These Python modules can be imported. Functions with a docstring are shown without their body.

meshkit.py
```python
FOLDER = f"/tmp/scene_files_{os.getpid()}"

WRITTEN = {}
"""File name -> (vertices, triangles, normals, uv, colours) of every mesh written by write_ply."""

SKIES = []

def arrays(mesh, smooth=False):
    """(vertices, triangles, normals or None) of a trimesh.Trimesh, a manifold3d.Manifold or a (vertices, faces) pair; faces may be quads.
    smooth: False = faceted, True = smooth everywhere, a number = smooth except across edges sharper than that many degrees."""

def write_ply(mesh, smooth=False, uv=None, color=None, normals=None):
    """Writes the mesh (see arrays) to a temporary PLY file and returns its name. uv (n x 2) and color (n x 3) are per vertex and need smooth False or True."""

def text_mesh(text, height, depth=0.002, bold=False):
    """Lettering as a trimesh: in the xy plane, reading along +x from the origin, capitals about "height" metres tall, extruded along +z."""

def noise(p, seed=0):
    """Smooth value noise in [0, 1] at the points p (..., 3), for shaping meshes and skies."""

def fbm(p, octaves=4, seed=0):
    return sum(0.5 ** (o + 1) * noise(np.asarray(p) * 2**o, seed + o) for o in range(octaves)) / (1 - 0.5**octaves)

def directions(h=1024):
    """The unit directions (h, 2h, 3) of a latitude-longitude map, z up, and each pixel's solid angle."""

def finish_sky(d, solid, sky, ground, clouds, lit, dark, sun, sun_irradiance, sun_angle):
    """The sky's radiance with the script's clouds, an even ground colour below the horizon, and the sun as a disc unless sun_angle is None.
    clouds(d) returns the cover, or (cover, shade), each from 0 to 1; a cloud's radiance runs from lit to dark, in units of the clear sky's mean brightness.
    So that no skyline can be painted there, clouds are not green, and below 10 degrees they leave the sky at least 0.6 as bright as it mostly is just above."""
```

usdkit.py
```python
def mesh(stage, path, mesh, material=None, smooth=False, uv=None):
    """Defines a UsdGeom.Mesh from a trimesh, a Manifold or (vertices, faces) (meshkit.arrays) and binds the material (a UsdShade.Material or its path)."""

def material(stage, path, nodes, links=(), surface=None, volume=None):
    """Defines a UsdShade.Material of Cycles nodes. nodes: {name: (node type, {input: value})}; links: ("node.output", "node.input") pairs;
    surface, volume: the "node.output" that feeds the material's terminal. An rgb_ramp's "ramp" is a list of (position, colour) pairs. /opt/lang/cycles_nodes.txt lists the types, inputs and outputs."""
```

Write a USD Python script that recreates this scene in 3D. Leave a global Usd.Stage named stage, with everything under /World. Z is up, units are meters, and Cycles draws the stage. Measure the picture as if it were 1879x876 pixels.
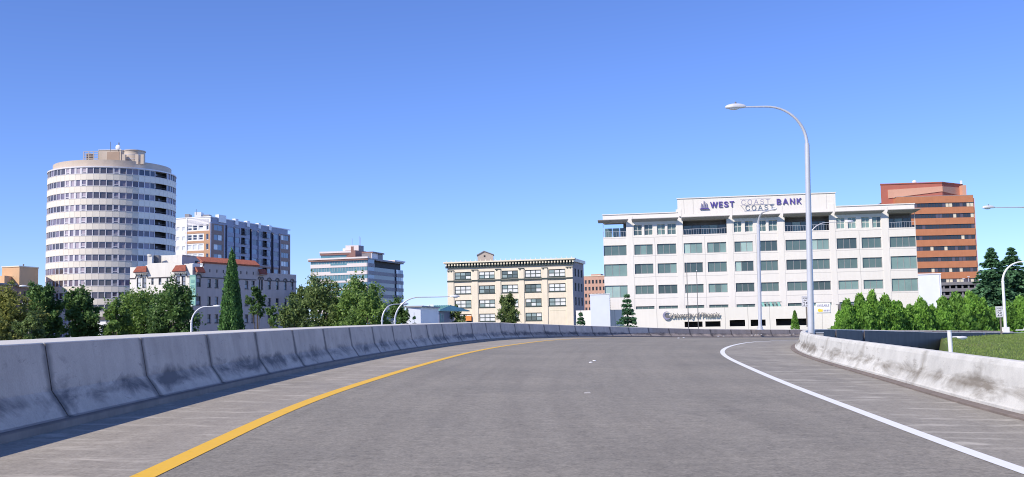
import math, random
import numpy as np, trimesh, usdkit, meshkit
import shapely.geometry as sg
from shapely.ops import unary_union
from scipy.interpolate import PchipInterpolator, CubicSpline
from pxr import Usd, UsdGeom, UsdLux, UsdShade, Gf, Sdf

# ------------------------------------------------------------------ camera, sky, sun, exposure
stage = Usd.Stage.CreateInMemory()
UsdGeom.SetStageUpAxis(stage, UsdGeom.Tokens.z)
UsdGeom.SetStageMetersPerUnit(stage, 1.0)
world = UsdGeom.Xform.Define(stage, '/World')
stage.SetDefaultPrim(world.GetPrim())
UsdGeom.Scope.Define(stage, '/World/Looks')

FPX, PW, PH = 1900.0, 1879.0, 876.0        # focal length in photograph pixels
EYE_H = 1.33
EXPOSURE = 0.45
SUN_AZ, SUN_EL = math.radians(180 + 48), math.radians(39)    # azimuth clockwise from +y
SUN_I, SKY_S = 1.0, 0.107

def frame(pitch, roll):
    f = np.array([0, math.cos(pitch), math.sin(pitch)])
    r0, u0 = np.array([1.0, 0, 0]), np.array([0, -math.sin(pitch), math.cos(pitch)])
    r = math.cos(roll) * r0 - math.sin(roll) * u0
    u = math.sin(roll) * r0 + math.cos(roll) * u0
    return np.stack([r, u, -f], 1)
CAM = frame(math.atan(162 / FPX), 0.018)            # the car leans with the banked ramp
ROAD = CAM @ frame(math.atan(144 / FPX), 0.0).T     # the ramp's own tilted plane (bank and grade)
EYE = ROAD @ np.array([0, 0, EYE_H])

cam = UsdGeom.Camera.Define(stage, '/World/camera')
m4 = np.eye(4); m4[:3, :3] = CAM; m4[:3, 3] = EYE
cam.AddTransformOp().Set(Gf.Matrix4d(*m4.T.ravel().tolist()))
cam.CreateHorizontalApertureAttr(36.0)
cam.CreateVerticalApertureAttr(36.0 * PH / PW)
cam.CreateFocalLengthAttr(36.0 * FPX / PW)
cam.CreateClippingRangeAttr(Gf.Vec2f(0.1, 20000))
cam.CreateExposureAttr(EXPOSURE)

sd = np.array([math.sin(SUN_AZ) * math.cos(SUN_EL), math.cos(SUN_AZ) * math.cos(SUN_EL), math.sin(SUN_EL)])
sky_mat = usdkit.material(stage, '/World/Looks/sky', {
    's': ('sky_texture', {'sky_type': 'single_scattering', 'sun_disc': False, 'sun_elevation': SUN_EL,
                          'sun_rotation': math.atan2(sd[0], sd[1]), 'altitude': 1200.0, 'air_density': 1.0,
                          'aerosol_density': 0.2, 'ozone_density': 3.0}),
    't': ('mix_color', {'blend_type': 'multiply', 'fac': 1.0, 'b': (.69, .815, 1.27)}),
    'b': ('background_shader', {'strength': SKY_S})}, [('s.color', 't.a'), ('t.result', 'b.color')], surface='b.background')
dome = UsdLux.DomeLight.Define(stage, '/World/sky')
UsdShade.MaterialBindingAPI.Apply(dome.GetPrim()).Bind(sky_mat)
dome.GetPrim().SetCustomDataByKey('kind', 'structure')
sun = UsdLux.DistantLight.Define(stage, '/World/sun')
sun.CreateNormalizeAttr(True); sun.CreateIntensityAttr(SUN_I); sun.CreateAngleAttr(0.5)
sun.CreateColorAttr(Gf.Vec3f(1.0, 0.91, 0.80))
zax = sd; xax = np.cross([0, 0, 1.0], zax); xax /= np.linalg.norm(xax); yax = np.cross(zax, xax)
ms = np.eye(4); ms[:3, :3] = np.stack([xax, yax, zax], 1)
sun.AddTransformOp().Set(Gf.Matrix4d(*ms.T.ravel().tolist()))

rng = np.random.default_rng(7)
random.seed(7)

# ------------------------------------------------------------------ naming and mesh helpers
USED = {}
def numbered(parent, name):
    k = (parent, name); n = USED.get(k, 0); USED[k] = n + 1
    return f'{parent}/{name}' + (f'_{n:03d}' if n else '')

class Thing:
    def __init__(s, path, base): s.path, s.base = path, np.asarray(base, float)
    @property
    def prim(s): return stage.GetPrimAtPath(s.path)

def tag(prim, label=None, cat=None, group=None, kind=None):
    for k, v in (('label', label), ('category', cat), ('group', group), ('kind', kind)):
        if v: prim.SetCustomDataByKey(k, v)

def thing(name, label, cat, base=(0, 0, 0), group=None):
    p = numbered('/World', name)
    x = UsdGeom.Xform.Define(stage, p); x.AddTranslateOp().Set(Gf.Vec3d(*map(float, base)))
    tag(x.GetPrim(), label, cat, group)
    return Thing(p, base)

def part(parent, name, mesh, mat, smooth=False, label=None, kind=None, uv=None):
    p = numbered(parent.path, name)
    if isinstance(mesh, (list,)): mesh = cat(mesh)
    mm = trimesh.Trimesh(np.asarray(mesh.vertices) - parent.base, mesh.faces, process=False)
    usdkit.mesh(stage, p, mm, mat, smooth=smooth, uv=uv)
    pr = stage.GetPrimAtPath(p)
    tag(pr, label, None, None, kind)
    t = Thing(p, parent.base)
    return t

def top(name, mesh, mat, label=None, cat=None, group=None, kind=None, smooth=False, uv=None):
    p = numbered('/World', name)
    if isinstance(mesh, list): mesh = cat_(mesh)
    usdkit.mesh(stage, p, mesh, mat, smooth=smooth, uv=uv)
    tag(stage.GetPrimAtPath(p), label, cat, group, kind)
    return Thing(p, (0, 0, 0))

def copy_of(src, loc, rotz=0.0, scale=(1, 1, 1), label=None, name=None):
    pr = src.prim; cd = pr.GetCustomData()
    nm = name or src.path.split('/')[-1].rstrip('0123456789').rstrip('_')
    p = numbered('/World', nm)
    x = UsdGeom.Xform.Define(stage, p)
    x.GetPrim().GetReferences().AddInternalReference(src.path)
    x.ClearXformOpOrder()
    x.AddTranslateOp(opSuffix='place').Set(Gf.Vec3d(*map(float, loc)))
    x.AddRotateZOp(opSuffix='turn').Set(math.degrees(rotz))
    x.AddScaleOp(opSuffix='size').Set(Gf.Vec3f(*map(float, scale)))
    x.GetPrim().SetInstanceable(True)
    tag(x.GetPrim(), label or cd.get('label'), cd.get('category'), cd.get('group'))
    return Thing(p, loc)

def cat(ms):
    ms = [m for m in ms if m is not None and len(m.faces)]
    v, f, o = [], [], 0
    for m in ms:
        v.append(np.asarray(m.vertices)); f.append(np.asarray(m.faces) + o); o += len(m.vertices)
    return trimesh.Trimesh(np.vstack(v), np.vstack(f), process=False)
cat_ = cat

BOXF = np.array([[0, 2, 1], [1, 2, 3], [4, 5, 6], [5, 7, 6], [0, 1, 4], [1, 5, 4], [2, 6, 3], [3, 6, 7], [0, 4, 2], [2, 4, 6], [1, 3, 5], [3, 7, 5]])
def box(x0, x1, y0, y1, z0, z1):
    v = np.array([[x, y, z] for z in (z0, z1) for y in (y0, y1) for x in (x0, x1)], float)
    return trimesh.Trimesh(v, BOXF, process=False)

def tube(pts, rad, n=10, caps=True):
    pts = np.asarray(pts, float); rad = np.broadcast_to(np.asarray(rad, float), (len(pts),))
    tg = np.gradient(pts, axis=0); tg /= np.linalg.norm(tg, axis=1, keepdims=True)
    ref = np.array([0, 0, 1.0]) if abs(tg[0][2]) < .9 else np.array([1.0, 0, 0])
    vs = []
    a = np.cross(ref, tg[0]); a /= np.linalg.norm(a)
    for p, t, r in zip(pts, tg, rad):
        a = a - t * (a @ t); a /= np.linalg.norm(a); b = np.cross(t, a)
        th = np.arange(n) / n * 2 * math.pi
        vs.append(p + r * (np.cos(th)[:, None] * a + np.sin(th)[:, None] * b))
    v = np.vstack(vs); f = []
    for i in range(len(pts) - 1):
        for j in range(n):
            k = (j + 1) % n; q = [i * n + j, i * n + k, (i + 1) * n + k, (i + 1) * n + j]
            f += [[q[0], q[1], q[2]], [q[0], q[2], q[3]]]
    if caps:
        c0, c1 = len(v), len(v) + 1; v = np.vstack([v, pts[0], pts[-1]]); e = (len(pts) - 1) * n
        for j in range(n):
            k = (j + 1) % n; f += [[c0, k, j], [c1, e + j, e + k]]
    return trimesh.Trimesh(v, np.array(f), process=False)

def ellipsoid(c, r, sub=2, R=None):
    m = trimesh.creation.icosphere(subdivisions=sub)
    v = m.vertices * np.asarray(r)
    if R is not None: v = v @ np.asarray(R).T
    return trimesh.Trimesh(v + np.asarray(c), m.faces, process=False)

# ------------------------------------------------------------------ pixel geometry: where a point of the photograph lies at a given distance
def ray(px, py):
    return CAM @ np.array([(px - PW / 2) / FPX, -(py - PH / 2) / FPX, -1.0])
def at(px, py, D):
    r = ray(px, py); return EYE + r * (D / r[1])
def rd(v):                                     # ramp frame to world
    return np.asarray(v, float) @ ROAD.T
def road_pt(px, py, z=0.0):                    # ground point of the ramp's plane, ramp frame
    r = ROAD.T @ ray(px, py); t = (z - EYE_H) / r[2]; return (np.array([0, 0, EYE_H]) + r * t)

class Face:
    """A vertical plane from plan point A to B (left to right seen from outside); u along it, z up, d outwards."""
    def __init__(s, A, B):
        s.A, s.B = np.asarray(A[:2], float), np.asarray(B[:2], float)
        s.L = np.linalg.norm(s.B - s.A); s.t = (s.B - s.A) / s.L; s.n = np.array([s.t[1], -s.t[0]])
    def uv(s, px, py):
        r = ray(px, py); k = ((s.A - EYE[:2]) @ s.n) / (r[:2] @ s.n); p = EYE + r * k
        return (p[:2] - s.A) @ s.t, p[2]
    def u(s, px, py): return s.uv(px, py)[0]
    def z(s, px, py): return s.uv(px, py)[1]
    def w(s, q):                               # (u, z, d) rows to world
        q = np.atleast_2d(np.asarray(q, float))
        return np.c_[s.A + q[:, :1] * s.t + q[:, 2:] * s.n, q[:, 1]]
    def box(s, u0, u1, z0, z1, d0, d1):
        b = box(u0, u1, z0, z1, d0, d1); return trimesh.Trimesh(s.w(b.vertices), b.faces, process=False)
    def ext(s, poly, d0, d1):
        out = []
        for g in getattr(poly, 'geoms', [poly]):
            if g.is_empty or g.area < 1e-6: continue
            m = trimesh.creation.extrude_polygon(g, d1 - d0, engine='earcut')
            out.append(trimesh.Trimesh(s.w(np.asarray(m.vertices) + [0, 0, d0]), m.faces, process=False))
        return cat(out)
    def mesh(s, m, u, z, d):                   # a mesh in its xy plane, extruded along z, set on the face
        return trimesh.Trimesh(s.w(np.asarray(m.vertices) + [u, z, d]), m.faces, process=False)

def rect(u0, u1, z0, z1): return sg.box(min(u0, u1), min(z0, z1), max(u0, u1), max(z0, z1))
def prism(pts, z0, z1):
    return trimesh.creation.extrude_polygon(sg.Polygon(pts), z1 - z0, engine='earcut').apply_translation([0, 0, z0])

# ------------------------------------------------------------------ materials
def M(name, col, rough=0.6, var=0.12, scale=0.6, bump=0.0, bscale=30.0, streak=0.0, metal=0.0, spec=0.5, ramp=None, detail=5.0, isl=0.0):
    """Principled with a mottled base colour (and faint vertical rain streaks), by object position."""
    c = np.asarray(col, float)
    nodes = {'g': ('texture_coordinate', {}), 'n': ('noise_texture', {'scale': scale, 'detail': detail, 'roughness': 0.6}),
             'r': ('rgb_ramp', {'ramp': ramp or [(0.25, c * (1 - var)), (0.75, np.minimum(c * (1 + var), 1))]}),
             'p': ('principled_bsdf', {'roughness': rough, 'metallic': metal, 'specular_ior_level': spec})}
    links = [('g.object', 'n.vector'), ('n.fac', 'r.fac')]
    last = 'r.color'
    if streak:
        nodes['mp'] = ('mapping', {'scale': (2.2, 2.2, 0.12)})
        nodes['sn'] = ('noise_texture', {'scale': 1.0, 'detail': 4.0, 'roughness': 0.6})
        nodes['sr'] = ('rgb_ramp', {'ramp': [(0.35, (1 - streak,) * 3), (0.62, (1, 1, 1))]})
        nodes['mx'] = ('mix_color', {'blend_type': 'multiply', 'fac': 1.0})
        links += [('g.object', 'mp.vector'), ('mp.vector', 'sn.vector'), ('sn.fac', 'sr.fac'), (last, 'mx.a'), ('sr.color', 'mx.b')]
        last = 'mx.result'
    if isl:
        nodes['ge'] = ('geometry', {})
        nodes['ir'] = ('rgb_ramp', {'ramp': [(0, (1 - isl,) * 3), (1, (1 + isl * .3,) * 3)]})
        nodes['im'] = ('mix_color', {'blend_type': 'multiply', 'fac': 1.0})
        links += [('ge.random_per_island', 'ir.fac'), (last, 'im.a'), ('ir.color', 'im.b')]
        last = 'im.result'
    links.append((last, 'p.base_color'))
    if bump:
        nodes['bn'] = ('noise_texture', {'scale': bscale, 'detail': 4.0})
        nodes['b'] = ('bump', {'strength': bump, 'distance': 0.02})
        links += [('g.object', 'bn.vector'), ('bn.fac', 'b.height'), ('b.normal', 'p.normal')]
    return usdkit.material(stage, f'/World/Looks/{name}', nodes, links, surface='p.BSDF')

def leaf_mat(name, dark, light, trans=0.34):
    d, l = np.asarray(dark), np.asarray(light)
    return usdkit.material(stage, f'/World/Looks/{name}', {
        'ge': ('geometry', {}), 'g': ('texture_coordinate', {}),
        'n': ('noise_texture', {'scale': 0.55, 'detail': 2.0}),
        'ma': ('math', {'math_type': 'multiply_add', 'value2': 0.55, 'value3': 0.0}),
        'r': ('rgb_ramp', {'ramp': [(0.15, d), (0.55, (d + l) / 2), (0.95, l)]}),
        'p': ('principled_bsdf', {'roughness': 0.55, 'specular_ior_level': 0.3}),
        't': ('translucent_bsdf', {}), 'mix': ('mix_closure', {'fac': trans})},
        [('g.object', 'n.vector'), ('ge.random_per_island', 'ma.value1'), ('n.fac', 'ma.value3'), ('ma.value', 'r.fac'),
         ('r.color', 'p.base_color'), ('r.color', 't.color'), ('p.BSDF', 'mix.closure1'), ('t.BSDF', 'mix.closure2')], surface='mix.closure')

MT = {}
MT['bank_white'] = M('bank_white', (.75, .715, .65), .6, .03, .25, streak=.035)
MT['bank_dark'] = M('bank_dark', (.16, .155, .16), .6, .1)
MT['soffit'] = M('soffit', (.30, .29, .29), .7, .08)
MT['tower_cream'] = M('tower_cream', (.76, .70, .59), .6, .04, .3, streak=.04)
MT['tower_frame'] = M('tower_frame', (.66, .64, .66), .5, .05)
MT['tan_roof'] = M('tan_roof', (.50, .42, .34), .7, .08)
MT['beige_panel'] = M('beige_panel', (.36, .26, .19), .7, .08)
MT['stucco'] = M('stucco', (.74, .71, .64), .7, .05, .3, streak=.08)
MT['stucco_shade'] = M('stucco_shade', (.43, .345, .315), .75, .06, .4, streak=.10)  # same white stucco on faces away from the sun, shade put into the colour
MT['trim_dark'] = M('trim_dark', (.07, .06, .06), .6, .1)
MT['tile_red'] = M('tile_red', (.31, .085, .05), .7, .25, 2.5)
MT['brick_tan'] = M('brick_tan', (.46, .27, .16), .75, .10, 3.0)
MT['brick_brown'] = M('brick_brown', (.26, .17, .14), .75, .12, 3.0)
MT['tall_white'] = M('tall_white', (.74, .74, .74), .6, .04, .3)
MT['tall_blue'] = M('tall_blue', (.22, .235, .32), .5, .08)
MT['office_white'] = M('office_white', (.66, .60, .58), .6, .04, .3)
MT['office_trim'] = M('office_trim', (.22, .11, .09), .6, .06)
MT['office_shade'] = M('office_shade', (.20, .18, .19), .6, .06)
MT['cream'] = M('cream', (.76, .68, .53), .7, .05, .4, streak=.07)
MT['cream_shade'] = M('cream_shade', (.27, .22, .20), .75, .08, .6)  # cream side wall with its shade painted into a darker colour
MT['green_trim'] = M('green_trim', (.035, .055, .05), .6, .1)
MT['cornice'] = M('cornice', (.72, .66, .50), .6, .06)
MT['pink_brick'] = M('pink_brick', (.50, .30, .22), .75, .08, 1.0)
MT['brick_red'] = M('brick_red', (.50, .20, .095), .75, .08, .5, streak=.06)
MT['brick_pink'] = M('brick_pink', (.62, .34, .235), .75, .05, .5)
MT['brick_rose'] = M('brick_rose', (.42, .13, .09), .75, .06, .5)
MT['tan_wall'] = M('tan_wall', (.60, .38, .21), .7, .05)
MT['brown_wall'] = M('brown_wall', (.30, .19, .14), .75, .07)
MT['blue_white'] = M('blue_white', (.68, .72, .80), .6, .04)
MT['white_paint'] = M('white_paint', (.78, .78, .78), .45, .05)
MT['roof_grey'] = M('roof_grey', (.30, .30, .31), .8, .12)
MT['copper_green'] = M('copper_green', (.20, .42, .36), .5, .10, .8)
MT['deep_dark'] = M('deep_dark', (.03, .03, .033), .8, .1)
MT['galv'] = M('galv', (.60, .61, .63), .38, .06, 2.0, streak=.10, metal=.25)
MT['luminaire'] = M('luminaire', (.68, .69, .70), .35, .05, metal=.2)
MT['lens'] = M('lens', (.75, .78, .78), .15, .05)
MT['wood_pole'] = M('wood_pole', (.22, .19, .16), .8, .2, 3.0)
MT['purple'] = M('purple', (.10, .07, .30), .4, .05)
MT['letter_grey'] = M('letter_grey', (.26, .25, .36), .4, .05)
MT['black'] = M('black', (.02, .02, .022), .5, .1)
MT['yellow_logo'] = M('yellow_logo', (.85, .62, .05), .5, .05)
MT['mint'] = M('mint', (.36, .62, .48), .5, .08)
MT['orange'] = M('orange', (.75, .27, .06), .5, .08)
MT['bark'] = M('bark', (.10, .075, .055), .9, .3, 4.0)
MT['sign_white'] = M('sign_white', (.80, .80, .80), .4, .03)
MT['wood_post'] = M('wood_post', (.20, .18, .15), .8, .2, 4.0)

def glass(name, col, rough=.08):
    c = np.asarray(col, float)
    return M(name, c, rough, .15, .35, spec=.7)
GT = [glass('glass_teal', (.10, .155, .14)), glass('glass_teal_dark', (.055, .085, .08)), glass('glass_teal_blind', (.19, .29, .26), .15), glass('glass_teal_pale', (.34, .47, .42), .2)]
GP = [glass('glass_plum', (.10, .085, .11)), glass('glass_plum_mid', (.20, .17, .22)), glass('glass_curtain', (.42, .36, .40), .3), glass('glass_smoke', (.085, .075, .085))]
GB = [glass('glass_blue', (.11, .16, .24)), glass('glass_blue_dark', (.04, .05, .08)), glass('glass_pale', (.60, .64, .66), .3), glass('glass_office', (.10, .22, .26))]
GW = [glass('pane_white', (.70, .72, .70), .4), glass('pane_dark', (.10, .13, .125)), glass('pane_mid', (.28, .36, .35), .2)]
GD = [glass('pane_black', (.03, .035, .045)), glass('pane_grey', (.22, .24, .28), .2)]

# ------------------------------------------------------------------ generic facade pieces
def window(parent, F, u0, u1, z0, z1, depth, frame_mat, panes, nv=1, nh=1, fw=.06, arch=False, label=None, sill=None):
    """A window part (frame with bars) whose panes are its sub-parts. panes: a function (i, j) -> material."""
    fr = [F.box(u0, u0 + fw, z0, z1, -depth, -depth + .07), F.box(u1 - fw, u1, z0, z1, -depth, -depth + .07),
          F.box(u0 + fw, u1 - fw, z0, z0 + fw, -depth, -depth + .07), F.box(u0 + fw, u1 - fw, z1 - fw, z1, -depth, -depth + .07)]
    iw, ih = (u1 - u0 - 2 * fw) / nv, (z1 - z0 - 2 * fw) / nh
    for i in range(1, nv):
        c = u0 + fw + i * iw; fr.append(F.box(c - fw / 2, c + fw / 2, z0 + fw, z1 - fw, -depth, -depth + .065))
    for j in range(1, nh):
        c = z0 + fw + j * ih; fr.append(F.box(u0 + fw, u1 - fw, c - fw / 2, c + fw / 2, -depth, -depth + .06))
    if sill: fr.append(F.box(u0 - .1, u1 + .1, z0 - .14, z0 - .002, -depth, sill))
    w = part(parent, 'window', cat(fr), frame_mat, label=label)
    for i in range(nv):
        for j in range(nh):
            part(w, 'pane', F.box(u0 + fw + i * iw, u0 + fw + (i + 1) * iw, z0 + fw + j * ih, z0 + fw + (j + 1) * ih, -depth - .04, -depth + .02), panes(i, j))
    return w

def arch_poly(u0, u1, z0, z1):
    r = (u1 - u0) / 2; c = (u0 + u1) / 2; zs = z1 - r
    return sg.Polygon([(u0, z0), (u1, z0)] + [(c + r * math.cos(a), zs + r * math.sin(a)) for a in np.linspace(0, math.pi, 13)])

def body(pts, z0, z1): return prism(pts, z0, z1)
GROUND = -6.0

# ------------------------------------------------------------------ the ramp: four curves in its own plane
def curve(pts, n=900):
    p = np.asarray(pts, float); s = np.r_[0, np.cumsum(np.linalg.norm(np.diff(p, axis=0), axis=1))]
    cs = PchipInterpolator(s, p) if False else CubicSpline(s, p)
    q = cs(np.linspace(0, s[-1], n))
    for _ in range(30): q[1:-1] = (q[:-2] + 2 * q[1:-1] + q[2:]) / 4
    return q
outer = curve([(-5.3, -26), (-5.35, -12), (-5.4, 0), (-5.42, 10), (-5.42, 16), (-5.3, 22), (-4.95, 30), (-4.3, 38), (-2.5, 52), (2.0, 70), (5.7, 79), (11.3, 88), (18, 95.5), (25.5, 102.5), (34, 110), (70, 142)])
inner = curve([(5.2, -26), (5.4, -12), (5.8, 0), (6.3, 8), (6.75, 13.7), (7.85, 21.4), (8.75, 27.5), (11.3, 41.4), (14.4, 52), (19.3, 63), (25.8, 73), (33.3, 82), (43, 92.6), (80, 132.8)])
yellow = curve([(-2.92, -26), (-2.97, -12), (-3.02, 0), (-3.07, 8.6), (-3.22, 15), (-2.97, 22), (-2.42, 30), (-1.67, 38.3), (-0.12, 49), (2.28, 60), (6.68, 74), (13.08, 84), (20.08, 91.5), (27.58, 98.3), (36.08, 106), (72.08, 138.5)])
white = curve([(3.7, -26), (3.9, -12), (4.15, 0), (4.41, 8.9), (4.88, 14.5), (5.36, 19.6), (6.3, 28), (7.75, 38.3), (9.4, 45.5), (12.2, 54), (17.6, 65), (24, 74.5), (31.2, 83.6), (41, 94.5), (78, 134.8)])

LS = {k: sg.LineString(v) for k, v in dict(o=outer, y=yellow, w=white).items()}
rows = []
tan_i = np.gradient(inner, axis=0); tan_i /= np.linalg.norm(tan_i, axis=1, keepdims=True)
for k in range(4, 890, 3):
    p, t = inner[k], tan_i[k]; nrm = np.array([-t[1], t[0]])
    l = sg.LineString([p - nrm * .05, p + nrm * 45])
    r = {'i': p, 't': t}
    ok = True
    for c in 'oyw':
        x = LS[c].intersection(l)
        if x.is_empty: ok = False; break
        x = min(getattr(x, 'geoms', [x]), key=lambda g: g.distance(sg.Point(p)))
        r[c] = np.array([x.x, x.y])
    if ok: rows.append(r)
S_in = np.r_[0, np.cumsum([np.linalg.norm(b['i'] - a['i']) for a, b in zip(rows, rows[1:])])]
y_i = np.array([r['i'][1] for r in rows])
ZPROF = PchipInterpolator([-40, 52, 62, 73, 82, 92, 110, 140], [0, 0, -.10, -.32, -.55, -.72, -1.0, -1.5])
row_z = ZPROF(y_i)
RP = {c: np.array([r[c] for r in rows]) for c in 'oywi'}
from scipy.spatial import cKDTree
_fr = np.linspace(0, 1, 25)
_grid = np.vstack([RP['o'] * (1 - f) + RP['i'] * f for f in _fr]); _gz = np.tile(row_z, len(_fr))
KT = cKDTree(_grid)
def road_z(p): return _gz[KT.query(np.asarray(p)[..., :2])[1]]

def strip(cols, zoff=0.0, uvl=None):
    """A sheet over the rows through the given columns of plan points; uv = (metres across, metres along)."""
    n, k = len(row_z), len(cols)
    v = np.stack([np.c_[c, row_z + zoff] for c in cols], 1)
    wid = np.r_[0, 0]
    acc = np.stack([np.linalg.norm(c - cols[0], axis=1) for c in cols], 1)
    uv = np.stack([acc, np.repeat(S_in[:, None], k, 1)], -1)
    idx = np.arange(n * k).reshape(n, k)
    a, b, c, d = idx[:-1, :-1].ravel(), idx[:-1, 1:].ravel(), idx[1:, 1:].ravel(), idx[1:, :-1].ravel()
    f = np.vstack([np.c_[a, b, c], np.c_[a, c, d]])
    return trimesh.Trimesh(rd(v.reshape(-1, 3)), f, process=False), uv.reshape(-1, 2)

def lerp_cols(A, B, n): return [A * (1 - f) + B * f for f in np.linspace(0, 1, n)]

def pave(name, base, speck, streaks, warm, cross=0.0):
    b = np.asarray(base, float)
    nodes = {
        'uv': ('uvmap', {'attribute': 'st'}), 'g': ('geometry', {}),
        'big': ('noise_texture', {'scale': .22, 'detail': 4.0, 'roughness': .55}),
        'bigr': ('rgb_ramp', {'ramp': [(.3, b * .86), (.7, b * 1.10 * np.asarray(warm))]}),
        'fine': ('noise_texture', {'scale': 28.0, 'detail': 6.0, 'roughness': .75}),
        'finer': ('rgb_ramp', {'ramp': [(.28, (1 - speck,) * 3), (.5, (1, 1, 1)), (.74, (1 + speck * .9,) * 3)]}),
        'med': ('noise_texture', {'scale': 7.0, 'detail': 5.0, 'roughness': .8}), 'medr': ('rgb_ramp', {'ramp': [(.32, (1 - speck * .7,) * 3), (.5, (1, 1, 1)), (.70, (1 + speck * .6,) * 3)]}),
        'm0': ('mix_color', {'blend_type': 'multiply', 'fac': 1.0}),
        'mpa': ('mapping', {'scale': (2.4, .07, 1)}),
        'al': ('noise_texture', {'scale': 1.0, 'detail': 3.0, 'roughness': .6}),
        'alr': ('rgb_ramp', {'ramp': [(.3, (.90, .897, .895)), (.52, (1, 1, 1)), (.75, (1.05, 1.045, 1.04))]}),
        'm1': ('mix_color', {'blend_type': 'multiply', 'fac': 1.0}), 'm2': ('mix_color', {'blend_type': 'multiply', 'fac': 1.0}),
        'mpc': ('mapping', {'scale': (.8, 2.6, 1), 'rotation': (0, 0, .22)}),
        'cr': ('noise_texture', {'scale': 1.0, 'detail': 5.0, 'roughness': .65, 'distortion': .3}),
        'crr': ('rgb_ramp', {'ramp': [(.53, (0, 0, 0)), (.66, (1, 1, 1))]}),
        'ms': ('math', {'math_type': 'multiply', 'value2': streaks}),
        'm3': ('mix_color', {'blend_type': 'mix', 'b': tuple(np.minimum(b * 2.1, .75))}),
        'p': ('principled_bsdf', {'roughness': .82, 'specular_ior_level': .35}),
        'bp': ('bump', {'strength': .35, 'distance': .006})}
    links = [('g.position', 'big.vector'), ('big.fac', 'bigr.fac'), ('g.position', 'fine.vector'), ('fine.fac', 'finer.fac'),
             ('uv.UV', 'mpa.vector'), ('mpa.vector', 'al.vector'), ('al.fac', 'alr.fac'),
             ('g.position', 'med.vector'), ('med.fac', 'medr.fac'), ('bigr.color', 'm0.a'), ('medr.color', 'm0.b'), ('m0.result', 'm1.a'), ('finer.color', 'm1.b'), ('m1.result', 'm2.a'), ('alr.color', 'm2.b'),
             ('uv.UV', 'mpc.vector'), ('mpc.vector', 'cr.vector'), ('cr.fac', 'crr.fac'), ('crr.color', 'ms.value1'),
             ('ms.value', 'm3.fac'), ('m2.result', 'm3.a'), ('m3.result', 'p.base_color'), ('fine.fac', 'bp.height'), ('bp.normal', 'p.normal')]
    return usdkit.material(stage, f'/World/Looks/{name}', nodes, links, surface='p.BSDF')

MT['lane'] = pave('lane', (.256, .236, .194), .34, .06, (1, .985, .97))
MT['shoulder'] = pave('shoulder', (.325, .295, .245), .24, .42, (1, .98, .95))
MT['shoulder_right'] = pave('shoulder_right', (.285, .264, .222), .24, .6, (1, .985, .96))
def paint(name, col, wear):
    c = np.asarray(col, float)
    return usdkit.material(stage, f'/World/Looks/{name}', {
        'g': ('geometry', {}), 'n': ('noise_texture', {'scale': 9.0, 'detail': 6.0, 'roughness': .75}),
        'r': ('rgb_ramp', {'ramp': [(.26, c * .55), (.36, c * .93), (.8, c)]}), 'p': ('principled_bsdf', {'roughness': .6})},
        [('g.position', 'n.vector'), ('n.fac', 'r.fac'), ('r.color', 'p.base_color')], surface='p.BSDF')
MT['yellow_paint'] = paint('yellow_paint', (.86, .50, .026), 0)
MT['road_white'] = paint('road_white', (.86, .86, .83), 0)

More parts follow.
